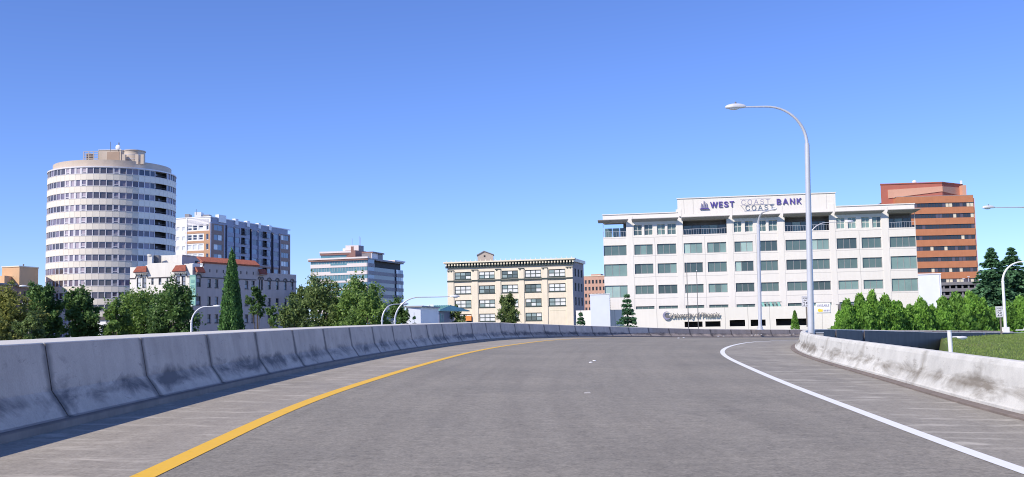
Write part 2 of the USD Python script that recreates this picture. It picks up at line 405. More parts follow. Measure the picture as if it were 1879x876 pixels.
toe_o = RP['o'] + 0.0
m, uv = strip(lerp_cols(RP['o'], RP['y'], 6)); top('left_shoulder', m, MT['shoulder'], kind='structure', uv=uv)
m, uv = strip(lerp_cols(RP['y'], RP['w'], 14)); top('road', m, MT['lane'], kind='structure', uv=uv)
m, uv = strip(lerp_cols(RP['w'], RP['i'], 6)); top('right_shoulder', m, MT['shoulder_right'], kind='structure', uv=uv)

def line_cols(c, w):
    t = np.gradient(c, axis=0); t /= np.linalg.norm(t, axis=1, keepdims=True); n = np.c_[t[:, 1], -t[:, 0]]
    return [c - n * w / 2, c + n * w / 2]
yl = thing('edge_line', 'continuous yellow painted edge line along the left side of the ramp', 'road marking')
m, uv = strip(line_cols(RP['y'], .215), .005); part(yl, 'paint', m, MT['yellow_paint'], uv=uv)
wl = thing('edge_line', 'solid white painted edge line sweeping round the inside of the right bend', 'road marking')
m, uv = strip(line_cols(RP['w'], .17), .005); part(wl, 'paint', m, MT['road_white'], uv=uv)

# ---- barriers
def conc(name, base, knee, seed, dark, grime, thr, joint):
    """Cast concrete: uv = (segment number + fraction, height in metres up the face)."""
    b = np.asarray(base, float)
    nodes = {
        'uv': ('uvmap', {'attribute': 'st'}), 'g': ('geometry', {}), 's': ('separate_xyz', {}),
        'n': ('noise_texture', {'scale': 1.3, 'detail': 6.0, 'roughness': .6}),
        'r': ('rgb_ramp', {'ramp': [(.3, b * .84), (.7, b * 1.10)]}),
        'fi': ('noise_texture', {'scale': 45.0, 'detail': 4.0, 'roughness': .7}), 'fr': ('rgb_ramp', {'ramp': [(.3, (.88,) * 3), (.7, (1.08,) * 3)]}),
        'mp': ('mapping', {'scale': (2.6, 1.5, 1), 'location': (seed, 0, 0)}), 'st': ('noise_texture', {'scale': 1.0, 'detail': 8.0, 'roughness': .68, 'distortion': .6}),
        'band': ('rgb_ramp', {'ramp': [(0, (.35,) * 3), (.10, (.5,) * 3), (.30, (1,) * 3), (.42, (.9,) * 3), (.60, (.45,) * 3), (1, (.30,) * 3)]}),
        'hm': ('math', {'math_type': 'multiply_add', 'value2': .42, 'value3': 0.0}),
        'thr': ('rgb_ramp', {'ramp': [(thr, (0,) * 3), (thr + .2, (1,) * 3)]}),
        'gm': ('math', {'math_type': 'multiply', 'value2': grime}),
        'mx': ('mix_color', {'blend_type': 'mix', 'b': tuple(dark)}), 'mf': ('mix_color', {'blend_type': 'multiply', 'fac': 1.0}),
        'mq': ('mapping', {'scale': (9.0, 5.5, 1), 'rotation': (0, 0, .5), 'location': (seed + 3, 2, 0)}), 'qn': ('noise_texture', {'scale': 1.0, 'detail': 6.0, 'roughness': .75, 'distortion': .8}),
        'qr': ('rgb_ramp', {'ramp': [(.60, (0,) * 3), (.70, (1,) * 3)]}), 'qm': ('math', {'math_type': 'multiply', 'value2': .55}), 'mq2': ('mix_color', {'blend_type': 'mix', 'b': tuple(dark)}),
        'frac': ('math', {'math_type': 'fraction'}), 'sub': ('math', {'math_type': 'subtract', 'value2': .5}), 'ab': ('math', {'math_type': 'absolute'}),
        'jn': ('noise_texture', {'scale': 3.0, 'detail': 4.0}), 'jm': ('math', {'math_type': 'multiply_add', 'value2': .07, 'value3': 0.0}),
        'jr': ('rgb_ramp', {'ramp': [(.490, (0,) * 3), (.524, (1,) * 3)]}), 'jk': ('math', {'math_type': 'multiply', 'value2': joint}),
        'mj': ('mix_color', {'blend_type': 'mix', 'b': tuple(np.asarray(dark) * .8)}),
        'cp': ('rgb_ramp', {'ramp': [(.984, (0,) * 3), (.995, (.9,) * 3)]}), 'mc': ('mix_color', {'blend_type': 'mix', 'b': (.66, .64, .58)}),  # paler top edge: the sunlit cap is brightened in the base colour
        'ms': ('mapping', {'scale': (14, .9, 1)}), 'dn': ('noise_texture', {'scale': 1.0, 'detail': 4.0, 'roughness': .6}),
        'dr': ('rgb_ramp', {'ramp': [(.30, (.80,) * 3), (.50, (1, 1, 1))]}), 'md': ('mix_color', {'blend_type': 'multiply', 'fac': .5}),
        'p': ('principled_bsdf', {'roughness': .85, 'specular_ior_level': .3}), 'bp': ('bump', {'strength': .4, 'distance': .008})}
    links = [('g.position', 'n.vector'), ('n.fac', 'r.fac'), ('g.position', 'fi.vector'), ('fi.fac', 'fr.fac'), ('uv.UV', 's.vector'),
             ('uv.UV', 'mp.vector'), ('mp.vector', 'st.vector'), ('s.y', 'band.fac'), ('band.color', 'hm.value1'), ('st.fac', 'hm.value3'),
             ('hm.value', 'thr.fac'), ('thr.color', 'gm.value1'), ('gm.value', 'mx.fac'), ('r.color', 'mf.a'), ('fr.color', 'mf.b'),
             ('uv.UV', 'ms.vector'), ('ms.vector', 'dn.vector'), ('dn.fac', 'dr.fac'), ('mf.result', 'md.a'), ('dr.color', 'md.b'),
             ('md.result', 'mx.a'), ('s.x', 'frac.value1'), ('frac.value', 'sub.value1'), ('sub.value', 'ab.value1'),
             ('uv.UV', 'jn.vector'), ('jn.fac', 'jm.value1'), ('ab.value', 'jm.value3'), ('jm.value', 'jr.fac'), ('jr.color', 'jk.value1'),
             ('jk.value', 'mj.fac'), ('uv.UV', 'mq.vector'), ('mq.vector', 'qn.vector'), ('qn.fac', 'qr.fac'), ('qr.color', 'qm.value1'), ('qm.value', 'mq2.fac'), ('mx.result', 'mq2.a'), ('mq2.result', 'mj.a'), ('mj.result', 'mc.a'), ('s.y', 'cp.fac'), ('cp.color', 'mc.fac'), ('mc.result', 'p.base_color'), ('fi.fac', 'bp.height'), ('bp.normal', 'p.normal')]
    return usdkit.material(stage, f'/World/Looks/{name}', nodes, links, surface='p.BSDF')
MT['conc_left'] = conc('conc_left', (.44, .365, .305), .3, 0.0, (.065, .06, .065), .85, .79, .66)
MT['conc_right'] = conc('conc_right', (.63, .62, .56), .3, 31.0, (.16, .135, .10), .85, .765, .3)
MT['conc_kerb'] = M('conc_kerb', (.19, .155, .13), .85, .25, 2.0, bump=.3)
MT['conc_slab'] = M('conc_slab', (.34, .33, .32), .85, .15, .8, bump=.2)

def resample(c, L):
    s = np.r_[0, np.cumsum(np.linalg.norm(np.diff(c, axis=0), axis=1))]
    q = np.arange(0, s[-1], L); return np.c_[np.interp(q, s, c[:, 0]), np.interp(q, s, c[:, 1])]

def sweep_profile(path, zs, prof, side, u0, gap, heights):
    """prof: rows (offset away from the road, height, uv height); side +1 when away from the road is to the left of travel."""
    t = np.gradient(path, axis=0); t /= np.linalg.norm(t, axis=1, keepdims=True); nr = np.c_[-t[:, 1], t[:, 0]] * side
    n, k = len(path), len(prof); V, UV = [], []
    for i in range(n):
        for (o, h, hv) in prof:
            hh = h * heights[i] if h > 0 else h
            p = path[i] + nr[i] * o; V.append([p[0], p[1], zs[i] + hh]); UV.append([u0 + i / (n - 1), hv])
    idx = np.arange(n * k).reshape(n, k); a, b, c, d = idx[:-1, :-1].ravel(), idx[:-1, 1:].ravel(), idx[1:, 1:].ravel(), idx[1:, :-1].ravel()
    f = np.vstack([np.c_[a, b, c], np.c_[a, c, d]])
    if side > 0: f = f[:, ::-1]
    # end caps
    cap = sg.Polygon([(o, h) for o, h, _ in prof])
    tri = trimesh.creation.triangulate_polygon(cap, engine='earcut')
    loc = np.array([(o, h) for o, h, _ in prof])
    mp = [int(np.argmin(np.linalg.norm(loc - q, axis=1))) for q in tri[0]]
    cf = np.array(mp)[tri[1]]
    f = np.vstack([f, cf, cf[:, ::-1] + (n - 1) * k])
    return trimesh.Trimesh(rd(np.array(V)), f, process=False), np.array(UV)

PL = [(0.02, -.02, .0), (.02, .10, .05), (.06, .115, .10), (.14, .24, .22), (.235, .37, .36), (.27, .42, .42), (.33, .75, .72), (.375, .99, .98), (.40, 1.012, 1.0), (.80, 1.044, 1.0), (.84, 1.035, 1.0), (.865, 1.01, .98), (.88, -.30, .5)]
PR = [(0.02, -.02, .0), (.02, .08, .06), (.05, .10, .12), (.15, .27, .30), (.19, .34, .42), (.25, .62, .75), (.28, .675, .95), (.305, .70, 1.0), (.47, .70, 1.0), (.50, .67, .98), (.53, -.30, .5)]
def barrier(label, curve_, L, prof, side, mat, hfun, name='concrete_barrier', sub=4, phase=0.0):
    t = thing(name, label, 'barrier')
    pts = resample(curve_, L / sub); st = int(round(phase * sub))
    pts = pts[st:]
    fill = []
    for k in range((len(pts) - 1) // sub):
        seg = pts[k * sub:(k + 1) * sub + 1].copy()
        d0 = (seg[1] - seg[0]); d1 = (seg[-1] - seg[-2]); g = .014
        seg[0] += d0 / np.linalg.norm(d0) * g; seg[-1] -= d1 / np.linalg.norm(d1) * g
        zs = road_z(seg); hs = np.array([hfun(p) for p in seg])
        m, uv = sweep_profile(seg, zs, prof, side, k, 0, hs)
        part(t, 'barrier_segment', m, mat, uv=uv)
    return t
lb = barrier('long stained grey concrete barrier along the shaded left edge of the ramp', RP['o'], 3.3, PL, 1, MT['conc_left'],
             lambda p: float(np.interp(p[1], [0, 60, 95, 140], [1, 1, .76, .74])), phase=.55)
rb = barrier('low pale sunlit concrete barrier curving along the right shoulder', RP['i'], 6.2, PR, -1, MT['conc_right'], lambda p: 1.0, sub=7, phase=.3)
# the small dark kerb at the foot of the left barrier
kp = [(-.07, -.02, 0), (-.07, .085, 0), (-.05, .10, 0), (.06, .10, 0), (.06, -.02, 0)]
ks = resample(RP['o'], .8); km, kuv = sweep_profile(ks, road_z(ks), kp, 1, 0, 0, np.ones(len(ks)))
top('kerb', km, MT['conc_kerb'], kind='structure', uv=kuv)

# bridge slab and girders below the deck, to the end of the bridge; then fill
def under(off_o, off_i, z0, z1, y_end=140, y_start=-40):
    sel = (y_i < y_end) & (y_i > y_start)
    t = np.array([r['t'] for r in rows])[sel]; n = np.c_[-t[:, 1], t[:, 0]]
    a = RP['o'][sel] + n * off_o; b = RP['i'][sel] - n * off_i; z = row_z[sel]
    k = len(z)
    V = np.vstack([np.c_[a, z + z0], np.c_[a, z + z1], np.c_[b, z + z1], np.c_[b, z + z0]])
    f = []
    for i in range(k - 1):
        for q in range(4):
            A, B = q * k + i, ((q + 1) % 4) * k + i
            f += [[A, A + 1, B + 1], [A, B + 1, B]]
    f += [[0, k, 2 * k], [0, 2 * k, 3 * k]]; e = k - 1
    f += [[e, 2 * k + e, k + e], [e, 3 * k + e, 2 * k + e]]
    return trimesh.Trimesh(rd(V), np.array(f), process=False)
top('bridge_deck', under(.94, .60, -.42, -.03), MT['conc_slab'], kind='structure')
gir = thing('bridge_girder', 'deep shaded concrete girder box under the curving ramp deck', 'girder')
part(gir, 'box_girder', under(-1.2, -1.2, -1.5, -.43), MT['conc_slab'])
def fascia(off, th, z0, z1, ya, yb):
    sel = (y_i > ya) & (y_i < yb); t = np.array([r['t'] for r in rows])[sel]; n = np.c_[t[:, 1], -t[:, 0]]; a = RP['i'][sel]; z = row_z[sel]; k = len(z)
    V = np.vstack([np.c_[a + n * off, z + z0], np.c_[a + n * off, z + z1], np.c_[a + n * (off + th), z + z1], np.c_[a + n * (off + th), z + z0]]); f = []
    for i in range(k - 1):
        for q in range(4):
            A, B = q * k + i, ((q + 1) % 4) * k + i; f += [[A, B + 1, A + 1], [A, B, B + 1]]
    e = k - 1; f += [[0, k, 2 * k], [0, 2 * k, 3 * k], [e, 2 * k + e, k + e], [e, 3 * k + e, 2 * k + e]]
    return trimesh.Trimesh(rd(V), np.array(f), process=False)
MT['fascia'] = M('fascia', (.085, .075, .075), .7, .15, 1.2, streak=.2)
ft = thing('bridge_fascia', 'dark fascia panels along the inner side of the bridge before the grass bank', 'fascia', (0, 0, 0))
ys_ = [40, 47, 54, 61, 68, 75, 82, 89, 96, 103, 112]
for a_, b_ in zip(ys_, ys_[1:]): part(ft, 'fascia_panel', fascia(.64, .06, -1.02, .655, a_, b_ + .18), MT['fascia'])
kr = resample(RP['i'], .8); kp2 = [(-.16, -.02, 0), (-.16, .03, 0), (-.13, .04, 0), (.04, .04, 0), (.04, -.02, 0)]
m_, uv_ = sweep_profile(kr, road_z(kr), kp2, -1, 0, 0, np.ones(len(kr))); top('kerb', m_, MT['conc_kerb'], kind='structure', uv=uv_)
pk = 0
for yy in (-12, 18, 44, 66, 84):
    k = int(np.argmin(abs(y_i - yy))); c = (RP['o'][k] + RP['i'][k]) / 2; tt = rows[k]['t']; nn = np.array([-tt[1], tt[0]])
    ms_ = []
    for s in (-3.2, 3.2):
        p = rd([*(c + nn * s), row_z[k] - 1.5]); ms_.append(tube([[p[0], p[1], GROUND - .5], [p[0], p[1], p[2] + .2]], .6, 20))
    pr = thing('bridge_pier', f'pair of round concrete columns carrying the ramp deck, span {["behind the car", "under the car", "before the bend", "at the bend", "beside the grass bank"][pk]}', 'bridge pier', (0, 0, 0)); pk += 1
    for q in ms_: part(pr, 'column', q, MT['conc_slab'], smooth=40)

# ------------------------------------------------------------------ terrain
def ground_mat(name, cols, scale):
    return usdkit.material(stage, f'/World/Looks/{name}', {
        'g': ('geometry', {}), 'n': ('noise_texture', {'scale': scale, 'detail': 8.0, 'roughness': .7}),
        'n2': ('noise_texture', {'scale': scale * 14, 'detail': 6.0, 'roughness': .8}), 'ad': ('math', {'math_type': 'multiply_add', 'value2': .5, 'value3': 0}),
        'r': ('rgb_ramp', {'ramp': cols}), 'p': ('principled_bsdf', {'roughness': .9, 'specular_ior_level': .2}), 'b': ('bump', {'strength': .6, 'distance': .05})},
        [('g.position', 'n.vector'), ('g.position', 'n2.vector'), ('n2.fac', 'ad.value1'), ('n.fac', 'ad.value3'), ('ad.value', 'r.fac'), ('r.color', 'p.base_color'),
         ('n2.fac', 'b.height'), ('b.normal', 'p.normal')], surface='p.BSDF')
MT['ground'] = ground_mat('ground', [(.5, (.10, .10, .085)), (.7, (.15, .14, .12)), (.9, (.12, .14, .07))], .03)
MT['grass'] = ground_mat('grass', [(.48, (.075, .135, .030)), (.66, (.105, .165, .045)), (.84, (.15, .17, .06)), (.98, (.25, .18, .095))], .25)
disk = trimesh.creation.cylinder(radius=6000, height=1, sections=96).apply_translation([0, 0, GROUND - .5])
top('ground', disk, MT['ground'], kind='structure')

# grass bank on the inside of the bend and behind the outer barrier, a height field in the ramp's frame
gx, gy = np.meshgrid(np.linspace(-6, 190, 393), np.linspace(24, 210, 280))
P2 = np.c_[gx.ravel(), gy.ravel()]
def inside_side(P):          # signed plan distance from the inner curve (positive: inside of the bend)
    tr = cKDTree(inner); d, k = tr.query(P); v = P - inner[k]; t = tan_i[k]
    return v[:, 0] * t[:, 1] - v[:, 1] * t[:, 0]
din = inside_side(P2)
tro = cKDTree(outer); tan_o = np.gradient(outer, axis=0); tan_o /= np.linalg.norm(tan_o, axis=1, keepdims=True)
_, ko = tro.query(P2); vo = P2 - outer[ko]; dout = -(vo[:, 0] * tan_o[ko][:, 1] - vo[:, 1] * tan_o[ko][:, 0])
ratio = P2[:, 0] / P2[:, 1]
zi = np.full(len(P2), -12.0)
# inside: mound to the right of the bridge's abutment
hin = -.20 - .013 * np.clip(92 - P2[:, 1], 0, 80) + .12 * (meshkit.fbm(np.c_[P2 * .12, P2[:, :1] * 0], 3) - .5)
edge = np.clip((ratio - .399) * P2[:, 1] / 1.1, 0, 1); edge = edge * edge * (3 - 2 * edge)
zin = -9.0 + (hin + 9.0) * edge
zi = np.where(din > .5, zin, zi)
# under the fill part of the ramp
u_ = (din <= .5) & (dout <= .6)
zi = np.where(u_, np.where(P2[:, 1] + P2[:, 0] > 138, -1.9, -12.0), zi)
# behind the outer barrier: bank that carries the hedge
eb = np.clip((P2[:, 0] - 22) / 14, 0, 1); eb = eb * eb * (3 - 2 * eb)
hb = -1.55 - .004 * (P2[:, 1] - 110) + .25 * (meshkit.fbm(np.c_[P2 * .08, P2[:, :1] * 0], 3, 5) - .5)
zi = np.where(dout > .6, -12 + (hb + 12) * eb, zi)
far = np.clip((P2[:, 1] - 175) / 30, 0, 1); zi = zi + (-12 - zi) * far
idx = np.arange(len(P2)).reshape(gx.shape); a, b, c, d = idx[:-1, :-1].ravel(), idx[:-1, 1:].ravel(), idx[1:, 1:].ravel(), idx[1:, :-1].ravel()
gm = trimesh.Trimesh(rd(np.c_[P2, zi]), np.vstack([np.c_[a, b, c], np.c_[a, c, d]]), process=False)
top('grass_bank', gm, MT['grass'], kind='structure', smooth=True)
gvert = np.asarray(gm.vertices); KG = cKDTree(gvert[:, :2])
def bank_z(x, y):
    d, k = KG.query([x, y], k=4); w = 1 / (d + 1e-6); return float((gvert[k, 2] * w).sum() / w.sum())

# ------------------------------------------------------------------ road markers and small things on the road
def marker(px, py, col='road_white'):
    p = road_pt(px, py); z = float(road_z(p)); p = road_pt(px, py, z); w = rd([p[0], p[1], z + .002]); return w
mk0 = None
dots = [(1084, 665.5, 'nearest left'), (1090.5, 662.5, 'nearest right'), (1245, 620.8, 'second pair left'), (1254.5, 620.4, 'second pair right'),
        (1318, 617.4, 'third pair left'), (1328, 617.2, 'third pair right'), (1380, 615.4, 'far cluster first'), (1386, 615.2, 'far cluster second'), (1391, 615.2, 'far cluster third'),
        (1397, 615, 'far cluster last'), (1450, 613.6, 'beside the barrier end left'), (1456, 613.4, 'beside the barrier end right')]
WHERE = {'nearest left': 'small white domed lane marker, left one of the nearest pair on the road', 'nearest right': 'small white domed lane marker, right one of the nearest pair on the road',
         'second pair left': 'white domed lane marker, left one of the second pair up the road', 'second pair right': 'white domed lane marker, right one of the second pair up the road',
         'third pair left': 'white domed lane marker, left one of the third pair up the road', 'third pair right': 'white domed lane marker, right one of the third pair up the road',
         'far cluster first': 'tiny white lane marker, leftmost of the far row of four', 'far cluster second': 'tiny white lane marker, second from left of the far row of four',
         'far cluster third': 'tiny white lane marker, third from left of the far row of four', 'far cluster last': 'tiny white lane marker, rightmost of the far row of four',
         'beside the barrier end left': 'tiny white lane marker left of the other near where the right barrier turns away', 'beside the barrier end right': 'tiny white lane marker right of the other near where the right barrier turns away'}
for (px, py, wh) in dots:
    w = marker(px, py)
    if mk0 is None:
        mk0 = thing('lane_marker', WHERE[wh], 'lane marker', w, 'white domed lane markers on the road')
        dm = trimesh.creation.icosphere(subdivisions=3); v = dm.vertices * [.055, .055, .02]; v[:, 2] = np.maximum(v[:, 2], -.002)
        part(mk0, 'dome', trimesh.Trimesh(v + w, dm.faces, process=False), MT['sign_white'], smooth=60)
    else: copy_of(mk0, w, 0, (1.0, 1.0, 1.0) if py > 640 else (1.3, 1.3, 1.3), WHERE[wh])
w = marker(1078, 722)
sm = box(-.06, .06, -.05, .05, 0, .02); sm.vertices[4:] *= [.7, .6, 1]
top('road_stud', trimesh.Trimesh(np.asarray(sm.vertices) + w, sm.faces, process=False), MT['conc_slab'], 'worn grey square road stud lying alone in the lane nearest the car', 'road stud')

# ------------------------------------------------------------------ white office block with the rooftop sign
def office_white():
    A, B = at(1107, 440, 196), at(1681, 440, 186); F = Face(A, B)
    b = thing('office_block', 'long white six storey office block with teal windows and a raised parapet', 'building', (*A[:2], GROUND))
    R = np.random.default_rng(3)
    zz = lambda l, r: (F.z(1130, l) + F.z(1655, r)) / 2
    U = lambda px, py=462: F.u(px, py)
    zlow = (F.z(1107, 397) + F.z(1677, 373)) / 2; zhigh = (F.z(1243, 366) + F.z(1533, 354)) / 2
    uh0, uh1 = U(1243, 380), U(1533, 366)
    r1 = (zz(437, 416), zz(410, 389.5)); r2 = (zz(472, 451), zz(452.5, 432)); r3 = (zz(509.5, 492), zz(487, 468)); r4 = (zz(548.5, 533), zz(526, 509.5))
    r3n = (r3[0] + .35, r3[1] - .1); r4n = (r4[0] + .55, r4[1] - .1)
    r5 = (zz(572, 563), zz(564, 551.5))
    c0, c6 = (.03, U(1150)), (U(1633, 450), F.L - .03)
    bays = [((1164, 1198), (1206, 1241)), ((1255, 1289), (1298, 1333)), ((1348, 1382), (1394, 1427)), ((1442, 1481), (1489, 1522)), ((1536, 1573), (1582, 1618))]
    holes, wins = [], []
    for zr, corner in ((r2, 1), (r3, 1), (r4, 1), (r5, 0)):
        if corner:
            for c in (c0, c6): wins.append((c[0], c[1], zr[0], zr[1], 3 if c is c0 else 4))
        zn = {id(r3): r3n, id(r4): r4n}.get(id(zr), zr)
        for ba in bays:
            for (p0, p1) in ba: wins.append((U(p0), U(p1), zn[0], zn[1], 3))
    for w in wins: holes.append(rect(*w[:4]))
    # top row: loggias and narrow windows
    logs = [c0, (U(1253.5, 425), U(1334.5, 425)), (U(1440, 418), U(1522, 412)), c6]
    tops = []
    for (q0, q1, q2, q3) in (((1162.5, 1178), (1182, 1197.5), (1205.5, 1220.5), (1224.5, 1240.5)), ((1346.5, 1361), (1367, 1382), (1390.5, 1406), (1410.5, 1426.5)), ((1535, 1550.5), (1556, 1571.5), (1581, 1596), (1601, 1617))):
        for (p0, p1) in (q0, q1, q2, q3): tops.append((U(p0, 420), U(p1, 420), r1[0] + .15, r1[1] - .55, 2))
    for l in logs: holes.append(rect(l[0], l[1], r1[0], r1[1]))
    for w in tops: holes.append(rect(*w[:4]))
    out = unary_union([rect(0, F.L, GROUND, zlow), rect(uh0, uh1, GROUND, zhigh)]).difference(unary_union(holes))
    part(b, 'wall', F.ext(out, -.45, 0), MT['bank_white'])
    piers = []
    for p0, p1 in ((1150.5, 1162), (1242.5, 1253), (1335, 1346), (1428, 1439.5), (1523.5, 1534), (1620, 1632)):
        u0, u1 = U(p0), U(p1); zt = zhigh - .35 if uh0 - .5 < u0 < uh1 else zlow - .35
        piers.append(part(b, 'pilaster', F.box(u0, u1, GROUND, min(zt, zlow + .6), .002, .045), MT['bank_white']))
    part(b, 'parapet_cap', [F.box(-.12, uh0, zlow, zlow + .16, -.6, .14), F.box(uh1, F.L + .12, zlow, zlow + .16, -.6, .14), F.box(uh0 - .12, uh1 + .12, zhigh, zhigh + .16, -.6, .14)], MT['bank_white'])
    blk = [F.box(.02, F.L - .02, GROUND, r1[0] - .3, -3.39, -.50), F.box(3.6, F.L - .02, GROUND, zlow - .5, -26, -3.4), F.box(uh0 + .9, uh1 - .02, zlow - .5, zhigh - .03, -7, -.46), F.box(0.02, uh0, zlow - .5, zlow - .3, -3.4, -.46), F.box(uh1, F.L - .02, zlow - .5, zlow - .3, -26, -.46)]
    part(b, 'interior', blk, MT['bank_dark'])
    part(b, 'roof', [F.box(.5, F.L - .5, zlow - .29, zlow - .1, -3.4, -.62), F.box(3.6, F.L - .5, zlow - .48, zlow - .31, -26, -3.41)], MT['roof_grey'])
    part(b, 'end_wall', [F.box(0.0, .3, GROUND, r1[0] - .05, -3.4, -.452), F.box(F.L - .3, F.L, GROUND, r1[0] - .05, -26, -.452), F.box(0, .3, r1[1], zlow - .003, -3.4, -.452), F.box(F.L - .3, F.L, r1[1], zlow - .003, -26, -.452)], MT['bank_white'])
    def pick(k):
        base = R.choice(4, p=[.52, .12, .26, .10]); other = R.choice(4, p=[.4, .2, .3, .1]); odd = R.random() < .35; w = R.integers(0, k)
        return lambda i, j: GT[other if (odd and i == w) else base]
    for (u0, u1, z0, z1, k) in wins:
        window(b, F, u0, u1, z0, z1, .26, MT['soffit'], pick(k), nv=k, fw=.08)
    for (u0, u1, z0, z1, k) in tops:
        window(b, F, u0, u1, z0, z1, .30, MT['bank_white'], pick(k), nv=k, nh=2, fw=.07)
    for q, l in enumerate(logs):
        lg = part(b, 'loggia', [F.box(l[0] - .02, l[1] + .02, r1[0] - .2, r1[0] - .003, -3.4, -.452), F.box(l[0] - .3, l[0] - .003, r1[0], r1[1], -3.3, -.452) if q else F.box(l[1] + .003, l[1] + .3, r1[0], r1[1], -3.3, -.452),
                               F.box(l[0] - .02, l[1] + .02, r1[1] + .003, r1[1] + .2, -3.4, -.452)], MT['soffit'], label='shaded recessed balcony on the top floor')
        n = max(3, int((l[1] - l[0]) / 1.35)); dw = (l[1] - l[0]) / n
        for i in range(n):
            part(lg, 'pane', F.box(l[0] + i * dw + .06, l[0] + (i + 1) * dw - .06, r1[0] + .1, r1[1] - .75, -3.38, -3.3), GT[[0, 1, 0, 3, 1, 2][(i * 5 + q * 2) % 6]])
        rail = [F.box(l[0] + .05, l[1] - .05, r1[0] + 1.02, r1[0] + 1.07, -.30, -.25)]
        nb = max(6, int((l[1] - l[0]) / .45))
        rail += [F.box(l[0] + .05 + i * (l[1] - l[0] - .14) / nb, l[0] + .08 + i * (l[1] - l[0] - .14) / nb, r1[0] + .004, r1[0] + 1.02, -.29, -.26) for i in range(nb + 1)]
        part(lg, 'railing', rail, MT['galv'])
    # planting seen behind the left loggia's railing
    cu = [(c0, 0)] + [((l[0], l[1]), 1) for l in logs[1:3]] + [((tops[i * 4][0], tops[i * 4 + 3][1]), 2) for i in range(3)] + [(c6, 3)]
    for (u0, u1), kind in cu:
        e0, e1 = (.9 if kind == 0 else .25), (.9 if kind == 3 else .55)
        z = r1[1] + .0
        tp = np.array([[u0 - e0, z, 0.004], [u1 + .2, z, 0.004], [u1 + e1, z + .42, 1.35], [u0 - e0 * 1.0, z + .42, 1.35], [u0 - e0, z + .14, 0.004], [u1 + .2, z + .14, 0.004], [u1 + e1, z + .52, 1.35], [u0 - e0, z + .52, 1.35]])
        f = np.array([[0, 1, 2], [0, 2, 3], [4, 6, 5], [4, 7, 6], [0, 4, 5], [0, 5, 1], [3, 2, 6], [3, 6, 7], [1, 5, 6], [1, 6, 2], [0, 3, 7], [0, 7, 4]])
        part(b, 'sun_canopy', trimesh.Trimesh(F.w(tp), f, process=False), MT['soffit'])
    # striped glass awning low on the facade
    u0, u1 = U(1397, 558), U(1433, 558)
    aw = part(b, 'awning', [F.box(u0 - .05, u1 + .1, r5[1] + .25, r5[1] + .33, .004, .1)], MT['bank_dark'], label='slanted striped glass awning over a low window')
    for i in range(5):
        ua = u0 + i * (u1 - u0) / 5
        q = np.array([[ua, r5[1] + .24, .02], [ua + .42, r5[1] + .24, .02], [ua + .72, r5[0] - .1, 1.0], [ua + .3, r5[0] - .1, 1.0]])
        q = np.vstack([q, q + [0, .04, .03]]); f = np.array([[0, 1, 2], [0, 2, 3], [4, 6, 5], [4, 7, 6], [0, 4, 5], [0, 5, 1], [3, 2, 6], [3, 6, 7], [1, 5, 6], [1, 6, 2], [0, 3, 7], [0, 7, 4]])
        part(aw, 'slat', trimesh.Trimesh(F.w(q), f, process=False), GT[2] if i % 2 else MT['copper_green'])
    # lower podium in front with car-park openings
    PA, PB = at(1057, 582, 192), at(1538, 578, 182.4); G = Face(PA, PB)
    zt = (G.z(1075, 570.5) + G.z(1535, 559.5)) / 2
    hp = []
    for p0, p1, pt in ((1256, 1289, 590.5), (1294, 1322, 589.8), (1339, 1367, 587.5), (1377.5, 1405, 586.8), (1424, 1480, 585)):
        hp.append(rect(G.u(p0, 590), G.u(p1, 590), G.z(1300, 600), G.z((p0 + p1) / 2, pt)))
    pod = part(b, 'podium', G.ext(rect(0, G.L, GROUND, zt).difference(unary_union(hp)), -.4, 0), MT['bank_white'])
    for h in hp:
        x0, z0, x1, z1 = h.bounds
        part(pod, 'car_park_opening', [G.box(x0 - .2, x1 + .2, z0 - .2, z1 + .2, -3.0, -2.9), G.box(x0 - .2, x1 + .2, z1, z1 + .1, -2.9, -.402)], MT['deep_dark'])
    part(pod, 'terrace', G.box(.02, G.L - .02, zt - .5, zt - .25, -3.0, -.402), MT['roof_grey'])
    jn = [G.box(G.u(p, 575), G.u(p, 575) + .05, GROUND, zt - .01, .002, .014) for p in (1128, 1205, 1330, 1372, 1412, 1508)]
    part(pod, 'control_joint', jn, MT['soffit'])
    part(b, 'ramp_wall', Face(at(1540, 570, 183.6), at(1580, 570, 183.6)).box(0, 4.0, GROUND, at(1560, 558, 183.6)[2], -1.8, -.1), MT['bank_dark'], label='dark grey shaded wall at the right end of the podium')
    jz = [(r[0] - .28) for r in (r1, r2, r3, r4)]
    part(b, 'panel_joint', [F.box(U(1151) if i else .05, F.L - .05, z, z + .045, .0005, .006) for i, z in enumerate(jz)] + [F.box(U(p), U(p) + .045, r5[0] - .5, r1[0] - .4, .001, .007) for p in (1202, 1293.5, 1387.5, 1485, 1577.5)] + [F.box(u, u + .045, zlow - .3, zhigh - .2, .001, .007) for u in (uh0 + 1.2, uh0 + 2.9, uh1 - 1.6)], MT['soffit'])
    # small lamp-like vent bits on parapet
    part(b, 'wall_vent', F.box(U(1246.5, 398), U(1248.5, 398), F.z(1247, 399.2), F.z(1247, 397), .002, .2), MT['bank_dark'])
    return F, G
FB, GP_ = office_white()

def letters(F, text, px0, px1, pybase0, pytop0, d, depth, bold=False):
    u0, u1 = F.u(px0, pybase0), F.u(px1, pybase0); z0, z1 = F.z(px0, pybase0), F.z(px0, pytop0)
    m = meshkit.text_mesh(text, z1 - z0, depth, bold); v = np.asarray(m.vertices)
    v = (v - [v[:, 0].min(), 0, 0]); v = v * [(u1 - u0) / v[:, 0].max(), 1, 1]
    return F.mesh(trimesh.Trimesh(v, m.faces, process=False), u0, z0, d)

